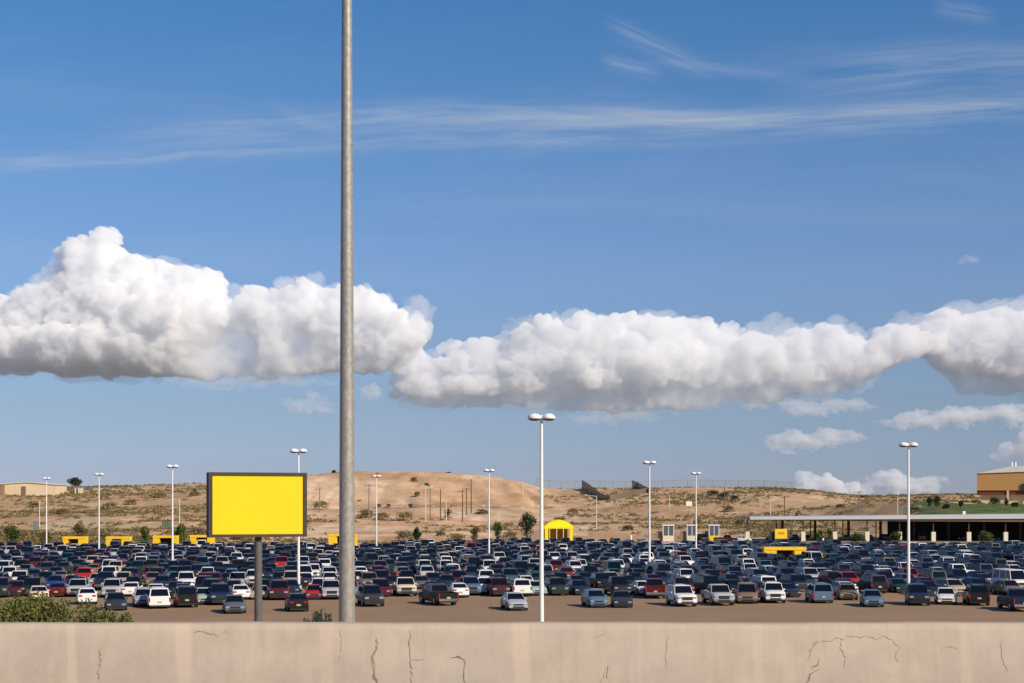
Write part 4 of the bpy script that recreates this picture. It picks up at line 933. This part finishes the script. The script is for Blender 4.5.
X = (75-512)/F*692; p = (X, 692, float(tz(X, 692))); plant('ridge_tree','tree', p, 15*692/F, max(5, HC+(YH-479.5)/F*692-p[2]), 'dark', 900, .4, 'round dark green tree on the skyline behind the yard wall', None, 77, 'tree')
# big tan building, top right
Y = 505; k = Y/F; x0 = (977-512)*k; x1 = 205; zb = HC+(YH-493)*k; zg = float(tz(x0+5, Y))-.5
t = thing('hangar_building', (x0, Y, 0), 'big ochre panelled building with a shallow white roof at the right edge', 'building', None, R(-17))
och = varied('ochre cladding', (.50,.28,.10), .3, .05, .7, 0); v = coords(och, (1,1,1))
wv = N(och, 'ShaderNodeTexWave', wave_type='BANDS', bands_direction='Z'); wv.inputs['Scale'].default_value = .55; L(och, v, wv.inputs['Vector'])
L(och, mixc(och, mathn(och, 'MULTIPLY', ramp(och, wv.outputs['Fac'], [(.8, (0,0,0)), (.95, (1,1,1))]), .3), bsdf(och).inputs['Base Color'].links[0].from_socket, (.36,.2,.07)), bsdf(och).inputs['Base Color'])
z473 = HC+(YH-473.5)*k; z468 = HC+(YH-471.5)*k; W = x1-x0
g = MB(); g.add([(0,0,zb+.8),(W,0,zb+.8),(W,0,z468+1.2),(0,0,z473),(0,40,zb+.8),(W,40,zb+.8),(W,40,z468+1.2),(0,40,z473)], [(0,1,2,3),(5,4,7,6),(4,0,3,7),(1,5,6,2)]); g.build('wall', och, t)
g = MB(); g.box(.0, W, .35, 39, zb-.5, zb+.795); g.build('lower_band', varied('red brown band', (.16,.05,.03), .5, .1, .7, 0), t)
g = MB(); g.box(1.2, W, 1.5, 38, zg-1, zb-.502); g.build('ground_floor', stc, t)
g = MB(); zr = HC+(YH-466)*k; g.add([(0,-.3,z473+.02),(W,-.3,z468+1.22),(W,-.3,zr+1.4),(10,-.3,zr-.2),(0,40,z473+.02),(W,40,z468+1.22),(W,40,zr+1.4),(10,40,zr-.2)], [(0,1,2,3),(5,4,7,6),(3,2,6,7),(0,3,7,4),(1,5,6,2)]); g.build('roof', varied('white roof sheet', (.74,.70,.62), .3, .05, .6, 0), t)
for x in (10.5, 11.6): g = MB(); g.tube((x, 3, zr-.3), (x, 3, zr+1.2), .3, None, 10); g.build('roof_vent', M['white_metal'], t)
for x in (9.3, 16): g = MB(); g.box(x-.3, x+.3, -.02, .34, zg-1, zb+.79); g.build('column', stc, t)
g = MB(); g.box(13.5, W, -.5, -.01, zb+.5, zb+2.9); g.build('window_band', mat('dark glazing', (.03,.035,.05), .15), t)

# ------------------------------------------------------------------ clouds
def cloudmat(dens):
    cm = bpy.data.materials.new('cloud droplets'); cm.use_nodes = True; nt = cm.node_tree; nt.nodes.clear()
    o = nt.nodes.new('ShaderNodeOutputMaterial'); v = nt.nodes.new('ShaderNodeVolumePrincipled'); v.inputs['Color'].default_value = (.989,.994,1,1); v.inputs['Density'].default_value = dens; v.inputs['Anisotropy'].default_value = -.2  # faint blue in the colour paints airlight into the shaded bases
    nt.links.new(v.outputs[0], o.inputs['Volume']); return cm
BIL=9
BIL = 9
def noise2(shape, cell, rng):
    h,w=shape; gh=int(h/cell)+3; gw=int(w/cell)+3
    g=rng.random((gh,gw)); yy=np.arange(h)/cell; xx=np.arange(w)/cell
    y0=yy.astype(int); x0=xx.astype(int); fy=yy-y0; fx=xx-x0
    fy=(fy*fy*(3-2*fy))[:,None]; fx=(fx*fx*(3-2*fx))[None,:]
    a=g[np.ix_(y0,x0)];b=g[np.ix_(y0,x0+1)];c=g[np.ix_(y0+1,x0)];d=g[np.ix_(y0+1,x0+1)]
    return (a*(1-fx)+b*fx)*(1-fy)+(c*(1-fx)+d*fx)*fy
def fbm(shape,cell,rng,octs=4,gain=.5):
    s=np.zeros(shape);a=1;t=0
    for _ in range(octs):
        s+=a*noise2(shape,cell,rng);t+=a;a*=gain;cell=max(cell/2,1.01)
    return s/t-.5
def cloud_mesh(name, top, bot, D, seed, depth=1.0, res=1.0, levels=((26,22),(17,70),(10,260),(6,700),(3.5,1500)), rough=1.0, flat=.72, wispy=False, shrink=6, hollows=(), warp=13, under=1.35):
    """a cumulus: billows heaped on a long core with a flat base, closed front and back; or a thin ragged shred"""
    rng=np.random.default_rng(seed)
    tx=np.array([p[0] for p in top],float);ty=np.array([p[1] for p in top],float)
    bx=np.array([p[0] for p in bot],float);by=np.array([p[1] for p in bot],float)
    pad=20
    x0=tx[0]-pad;x1=tx[-1]+pad;y0=ty.min()-pad;y1=by.max()+pad
    U=np.arange(x0,x1,res);V=np.arange(y0,y1,res)
    h_,w_=len(V),len(U)
    uu,vv=np.meshgrid(U,V); sh=(h_,w_)
    n1=fbm(sh,20/res,rng,5,.6); n2=fbm(sh,20/res,rng,5,.6)
    uw=uu+n1*warp*rough; vw=vv+n2*warp*rough
    Tw=np.interp(uw,tx,ty,left=9999,right=9999)+(0 if wispy else shrink); Bw=np.interp(uw,bx,by,left=-9999,right=-9999)
    Bw=Bw+(vv-vw)*.8
    hgt=np.maximum(Bw-Tw,1e-3); s=(vw-Tw)/hgt
    ins=(s>0)&(s<1)&(Bw>Tw)
    edge=np.clip(np.minimum(uw-tx[0],tx[-1]-uw)/18,0,1)
    if wispy:
        # stretched, torn sheet
        f=fbm((h_,w_),7/res,rng,4,.62); g2=np.repeat(fbm((h_,int(w_/3)+2),9/res,rng,5,.6),3,axis=1)[:,:w_]
        body=np.clip(4*s*(1-s),0,1)**.7*edge**.5
        h=np.where(ins,(body*.72+f*.5+g2*1.0-.34),-1)*hgt*.6*depth
        h=np.where(ins,h,-1)
    else:
        span=np.minimum(hgt,150)
        pk=.42
        f=np.where(ins, np.where(s<pk, np.sqrt(np.clip(1-((s-pk)/pk)**2,0,1)), np.sqrt(np.clip(1-((s-pk)/(1.02-pk))**under,0,1))),0)
        big=1+fbm(sh,60/res,rng,3)*.7
        h=f*span*.30*depth*big*np.sqrt(edge)
        hol=np.zeros(sh)
        for (cu,cv,ru,rv,am) in hollows: hol=np.maximum(hol,am*np.exp(-(((uw-cu)/ru)**2+((vw-cv)/rv)**2)**1.5))
        h=h*(1-hol)
        for (cu,cv,ru,rv,am) in hollows:
            if am<0: h=h+ins*(-am)*np.exp(-(((uw-cu)/ru)**2+((vw-cv)/rv)**2)**1.5)*np.clip((Bw-vw)/5,0,1)
        h[~ins]=-1
        for r,n in levels:
            cand=np.argwhere((h>0)&(s<flat-(.2 if r>12 else 0))&(hgt>r*.9)&(hol<(.35 if r>8 else .6)))
            if len(cand)==0: continue
            pick=cand[rng.integers(0,len(cand),int(n))]
            for (i,j) in pick:
                rr=r*rng.uniform(.5,1.35)/res
                k=int(rr)+1
                i0,i1=max(0,i-k),min(h_,i+k+1);j0,j1=max(0,j-k),min(w_,j+k+1)
                yy,xx=np.ogrid[i0-i:i1-i,j0-j:j1-j]
                d2=xx*xx*.75+yy*yy*1.15
                cap=np.sqrt(np.clip(rr*rr-d2,0,None))*res
                z=h[i,j]-.76*rr*res+cap*1.2
                z=np.where(d2<rr*rr*.98,z,-1)
                h[i0:i1,j0:j1]=np.maximum(h[i0:i1,j0:j1],z)
        # cauliflower relief: folded noise at falling scales, creased in the hollows
        bl=np.zeros(sh);am=1.;cc=26/res
        for _ in range(4):
            bl+=am*(.5-2*np.abs(noise2(sh,cc,rng)-.5)*1.0);am*=.56;cc*=.5
        h=np.where(h>0,h+bl*BIL*rough*np.clip(h/14,.25,1)+fbm(sh,6/res,rng,3,.7)*5*rough,h)
        base=Bw+fbm(sh,30/res,rng,3)*7+1
        h=np.where(vv>base,h-(vv-base)*4,h)
    m=h>0
    hb=np.clip(h,0,None)
    # vertices
    idx=-np.ones(sh,int); ib=-np.ones(sh,int)
    cell=m[:-1,:-1]|m[1:,:-1]|m[:-1,1:]|m[1:,1:]
    used=np.zeros(sh,bool)
    used[:-1,:-1]|=cell;used[1:,:-1]|=cell;used[:-1,1:]|=cell;used[1:,1:]|=cell
    nu=used.sum(); idx[used]=np.arange(nu)
    k=D/F
    def P(dep,u,v): 
        Yd=D+dep*k
        return np.stack([(u-512)/F*D,Yd,HC+(YH-v)/F*D],-1)
    front=P(-hb[used],uu[used],vv[used])
    open_=used&m; nb=open_.sum(); ib=idx.copy(); ib[open_]=nu+np.arange(nb)
    back=P(hb[open_]*.7,uu[open_],vv[open_])
    co=np.concatenate([front,back])
    ci,cj=np.nonzero(cell)
    def quads(I,flip):
        q=np.stack([I[ci,cj],I[ci+1,cj],I[ci+1,cj+1],I[ci,cj+1]],-1)
        return q[:,::-1] if flip else q
    q=np.concatenate([quads(idx,False),quads(ib,True)])
    me=bpy.data.meshes.new(name)
    me.vertices.add(len(co));me.vertices.foreach_set('co',co.astype('f').ravel())
    me.loops.add(q.size);me.loops.foreach_set('vertex_index',q.astype('i').ravel())
    me.polygons.add(len(q));me.polygons.foreach_set('loop_start',np.arange(0,q.size,4,dtype='i'))
    me.update(calc_edges=True);me.validate()
    me.polygons.foreach_set('use_smooth',np.ones(len(me.polygons),bool))
    return me
TOPA=[(-70,322),(-40,318),(-10,308),(5,303),(20,292),(35,290),(50,274),(60,264),(75,258),(90,248),(103,243),(112,250),(120,262),(135,266),(160,264),(180,268),(198,276),(210,288),(225,296),(250,294),(285,288),(320,288),(350,288),(372,294),(388,308),(397,318),(410,312),(425,311),(436,318)]
BOTA=[(-70,372),(0,373),(60,374),(120,378),(200,380),(290,378),(340,374),(380,372),(405,364),(420,350),(430,334),(436,322)]

def cloud(name, top, bot, D, seed, dens, label, fringe=True, **kw):
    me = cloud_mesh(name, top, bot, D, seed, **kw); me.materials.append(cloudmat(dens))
    o = tag(link(name, me), label, 'cloud', None)
    if fringe:      # thin torn vapour round the dense core
        tp = [(u, v-5) for u, v in top]; bt = [(u, v+3) for u, v in bot]
        fm = cloud_mesh('vapour_fringe', tp, bt, D, seed+50, rough=1.5, shrink=kw.get('shrink', 6)-7, levels=((11, 120), (6, 300), (3.5, 500)), depth=kw.get('depth', 1)*1.05)
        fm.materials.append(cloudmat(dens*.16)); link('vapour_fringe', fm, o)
    return o
TOPB = [(388,392),(395,380),(402,368),(415,360),(428,362),(440,370),(450,366),(457,350),(475,344),(492,342),(505,344),(515,334),(530,324),(548,318),(565,318),(578,322),(586,326),(600,324),(625,322),(650,320),(672,318),(690,322),(702,322),(722,326),(745,332),(762,326),(780,330),(800,334),(828,328),(850,332),(875,336),(895,328),(920,330),(940,338),(950,346)]
BOTB = [(388,396),(400,402),(430,406),(500,406),(560,410),(620,412),(680,410),(730,404),(780,400),(830,396),(870,384),(905,362),(930,354),(950,348)]
TOPC = [(888,336),(905,328),(918,325),(930,322),(950,322),(965,314),(980,312),(1000,312),(1030,312),(1060,316),(1100,326)]
BOTC = [(888,340),(905,346),(915,352),(925,358),(940,376),(960,390),(1000,396),(1060,398),(1100,380)]
D0 = 7000
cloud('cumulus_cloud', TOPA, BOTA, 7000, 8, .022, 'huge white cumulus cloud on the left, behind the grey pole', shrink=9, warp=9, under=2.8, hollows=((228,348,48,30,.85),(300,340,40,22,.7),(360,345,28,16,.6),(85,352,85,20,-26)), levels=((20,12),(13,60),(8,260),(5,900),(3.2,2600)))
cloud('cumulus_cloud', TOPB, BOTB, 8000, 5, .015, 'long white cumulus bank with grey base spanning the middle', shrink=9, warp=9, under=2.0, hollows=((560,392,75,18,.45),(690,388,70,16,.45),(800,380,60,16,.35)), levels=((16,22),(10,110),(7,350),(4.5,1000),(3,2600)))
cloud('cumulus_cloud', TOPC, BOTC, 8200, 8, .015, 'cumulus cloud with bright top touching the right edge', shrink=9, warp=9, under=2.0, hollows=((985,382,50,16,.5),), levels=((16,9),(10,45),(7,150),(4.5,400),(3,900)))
def wisp(u0, u1, vt, vb, D, seed, dens, label, depth=.8):
    n = 9; rr = random.Random(seed); tp, bt = [], []
    for i in range(n):
        f = i/(n-1); u = u0+(u1-u0)*f; e = math.sin(math.pi*min(1,max(0,f)))**.6 if 0 < f < 1 else 0; mid = vb-(vb-vt)*.3
        tp.append((u, mid-(mid-vt)*e*rr.uniform(.6,1))); bt.append((u, mid+(vb-mid)*e*rr.uniform(.7,1)+.5))
    cloud('cloud_wisp', tp, bt, D, seed, dens, label, False, depth=depth, wispy=True, rough=1.0)
wisp(150, 352, 368, 390, 8800, 11, .010, 'thin grey cloud layer hanging under the left cumulus')
wisp(275, 345, 386, 416, 8600, 12, .012, 'ragged faint cloud wisp below the left cumulus by the pole')
wisp(355, 396, 381, 397, 8600, 13, .02, 'small wisp joining the left and middle clouds')
wisp(495, 605, 305, 342, 9000, 14, .010, 'faint lavender wisp above the middle cloud bank')
wisp(560, 665, 396, 430, 9500, 15, .007, 'very faint wisp under the middle cloud bank')
wisp(735, 890, 392, 416, 9500, 16, .016, 'flat grey cloud strip under the right part of the bank')
wisp(755, 872, 420, 454, 10000, 17, .016, 'pinkish flat cloud low above the canopy')
wisp(870, 1090, 394, 436, 10000, 18, .018, 'long grey cloud layer low at the right edge')
cloud('low_cloud', [(992,458),(1002,448),(1012,440),(1022,434),(1035,431),(1060,436),(1080,452)], [(992,460),(1010,464),(1040,466),(1080,458)], 11000, 19, .012, 'small white cloud above the ochre building', levels=((7,14),(4,50)), shrink=3, fringe=False)
cloud('low_cloud', [(782,490),(790,480),(800,472),(815,469),(828,474),(840,480),(860,482)], [(782,500),(820,502),(860,500)], 14000, 20, .010, 'rounded pale cloud rising behind the right hill', levels=((6,14),(4,50)), shrink=3, fringe=False)
wisp(835, 960, 464, 500, 15000, 21, .014, 'low pale cloud bank on the horizon right of the hill')
wisp(952, 984, 253, 263, 8000, 22, .02, 'tiny lone cloud high in the blue on the right')

# ------------------------------------------------------------------ camera, sun, sky
cam = bpy.data.cameras.new('camera'); c = bpy.data.objects.new('camera', cam); COL.objects.link(c); S.camera = c
c.location = (0, 0, HC); c.rotation_euler = (math.pi/2, 0, 0); cam.sensor_width = 36; cam.lens = F/1024*36; cam.shift_y = (YH-341.5)/1024; cam.clip_start = .5; cam.clip_end = 120000
EL, AZ = R(33), R(180-48)
sd = Vector((math.sin(AZ)*math.cos(EL), math.cos(AZ)*math.cos(EL), math.sin(EL)))
l = bpy.data.lights.new('sun', 'SUN'); l.energy = 5.0; l.angle = R(.5); l.color = (1,.87,.70); lo = bpy.data.objects.new('sun', l); COL.objects.link(lo); lo.rotation_euler = sd.to_track_quat('Z','Y').to_euler()
w = bpy.data.worlds.new('World'); S.world = w; w.use_nodes = True
bg = w.node_tree.nodes['Background']
class _W: node_tree = w.node_tree
sky = N(_W, 'ShaderNodeTexSky'); sky.sky_type = 'NISHITA'; sky.sun_disc = False; sky.sun_elevation = EL; sky.sun_rotation = AZ; sky.altitude = 0; sky.air_density = 1.0; sky.dust_density = 0; sky.ozone_density = 10
# cirrus: thin ice streaks drawn out along the wind, in sky directions
geo = N(_W, 'ShaderNodeTexCoord'); sp = N(_W, 'ShaderNodeSeparateXYZ'); L(_W, geo.outputs['Generated'], sp.inputs[0])
yy = mathn(_W, 'MAXIMUM', sp.outputs[1], .05); U = mathn(_W, 'DIVIDE', sp.outputs[0], yy); Vv = mathn(_W, 'DIVIDE', sp.outputs[2], yy)
def vec(x, y, z=0):
    cx = N(_W, 'ShaderNodeCombineXYZ')
    for i, q in enumerate((x, y, z)):
        if hasattr(q, 'node'): L(_W, q, cx.inputs[i])
        else: cx.inputs[i].default_value = q
    return cx.outputs[0]
warp = mathn(_W, 'MULTIPLY', mathn(_W, 'SUBTRACT', noise(_W, vec(U, Vv), 9, 3), .5), .010)
total = None
#           centre row at left/right, curvature, width, x fade in/out, strength
for (ua, va, ub, vb, cv, wd, st_, xs_) in ((-220,174,520,136,.0,9,.34,1.0),(60,138,760,112,-.05,13,.30,2.3),(300,106,900,120,.04,10,.26,3.1),(300,146,1400,82,.05,15,.36,4.7),(380,128,1300,88,.03,9,.26,5.3),(760,84,1300,40,0,24,.26,6.1),(600,20,720,72,.03,9,.30,7.7),(598,56,665,74,.02,8,.28,8.2),(640,62,820,76,0,6,.20,9.9),(260,104,360,132,0,8,.20,5.5),(930,8,1000,18,0,8,.22,6.6)):
    A_ = lambda u: (u-512)/F; B_ = lambda v: (YH-v)/F
    t_ = mathn(_W, 'DIVIDE', mathn(_W, 'SUBTRACT', U, A_(ua)), A_(ub)-A_(ua))
    line = mathn(_W, 'ADD', mathn(_W, 'MULTIPLY_ADD', t_, B_(vb)-B_(va), B_(va)), mathn(_W, 'MULTIPLY', mathn(_W, 'MULTIPLY', t_, mathn(_W, 'SUBTRACT', 1, t_)), -cv*.3))
    d = mathn(_W, 'ADD', mathn(_W, 'SUBTRACT', Vv, line), warp)
    fall = mathn(_W, 'POWER', 2.718, mathn(_W, 'MULTIPLY', mathn(_W, 'POWER', mathn(_W, 'DIVIDE', mathn(_W, 'ABSOLUTE', d), wd/F), 2), -1))
    fade = mathn(_W, 'MULTIPLY', mathn(_W, 'MULTIPLY', t_, 4, clamp=True), mathn(_W, 'MULTIPLY', mathn(_W, 'SUBTRACT', 1, t_), 3, clamp=True))
    fib = noise(_W, vec(mathn(_W, 'MULTIPLY', U, 9), mathn(_W, 'MULTIPLY', d, 150), xs_), 1, 7, .62, .4)
    fib = ramp(_W, fib, [(.36, (0,0,0)), (.70, (1,1,1))])
    o_ = mathn(_W, 'MULTIPLY', mathn(_W, 'MULTIPLY', fall, fade), mathn(_W, 'MULTIPLY', fib, st_*1.3))
    total = o_ if total is None else mathn(_W, 'ADD', total, o_)
veil = mathn(_W, 'MULTIPLY', ramp(_W, noise(_W, vec(mathn(_W, 'MULTIPLY', U, 3), mathn(_W, 'MULTIPLY', Vv, 22), 2.2), 1, 8, .6, .6), [(.5, (0,0,0)), (.8, (1,1,1))]), .10)
total = mathn(_W, 'MULTIPLY', mathn(_W, 'ADD', total, veil), mathn(_W, 'GREATER_THAN', sp.outputs[1], .05), clamp=True)
# tint painted on the sky by height: less glare along the horizon than the model sky gives
SKY_COL = mixc(_W, 1.0, sky.outputs[0], ramp(_W, sp.outputs[2], [(0, (.66,.62,.80)), (.022, (.71,.65,.79)), (.0625, (.91,.73,.73)), (.143, (1.25,.98,.92)), (.19, (1.16,1.03,.96)), (.30, (.85,1.03,1.03)), (.6, (1,1,1))]), 'MULTIPLY')
col = mixc(_W, total, SKY_COL, (5.2,5.6,6.2))
L(_W, col, bg.inputs[0]); bg.inputs[1].default_value = .10
S.view_settings.view_transform = 'Standard'; S.view_settings.look = 'None'; S.view_settings.exposure = 0; S.view_settings.gamma = 1
S.cycles.use_denoising = True; S.cycles.max_bounces = 24; S.cycles.volume_bounces = 24; S.cycles.transparent_max_bounces = 24; S.cycles.caustics_reflective = False; S.cycles.caustics_refractive = False
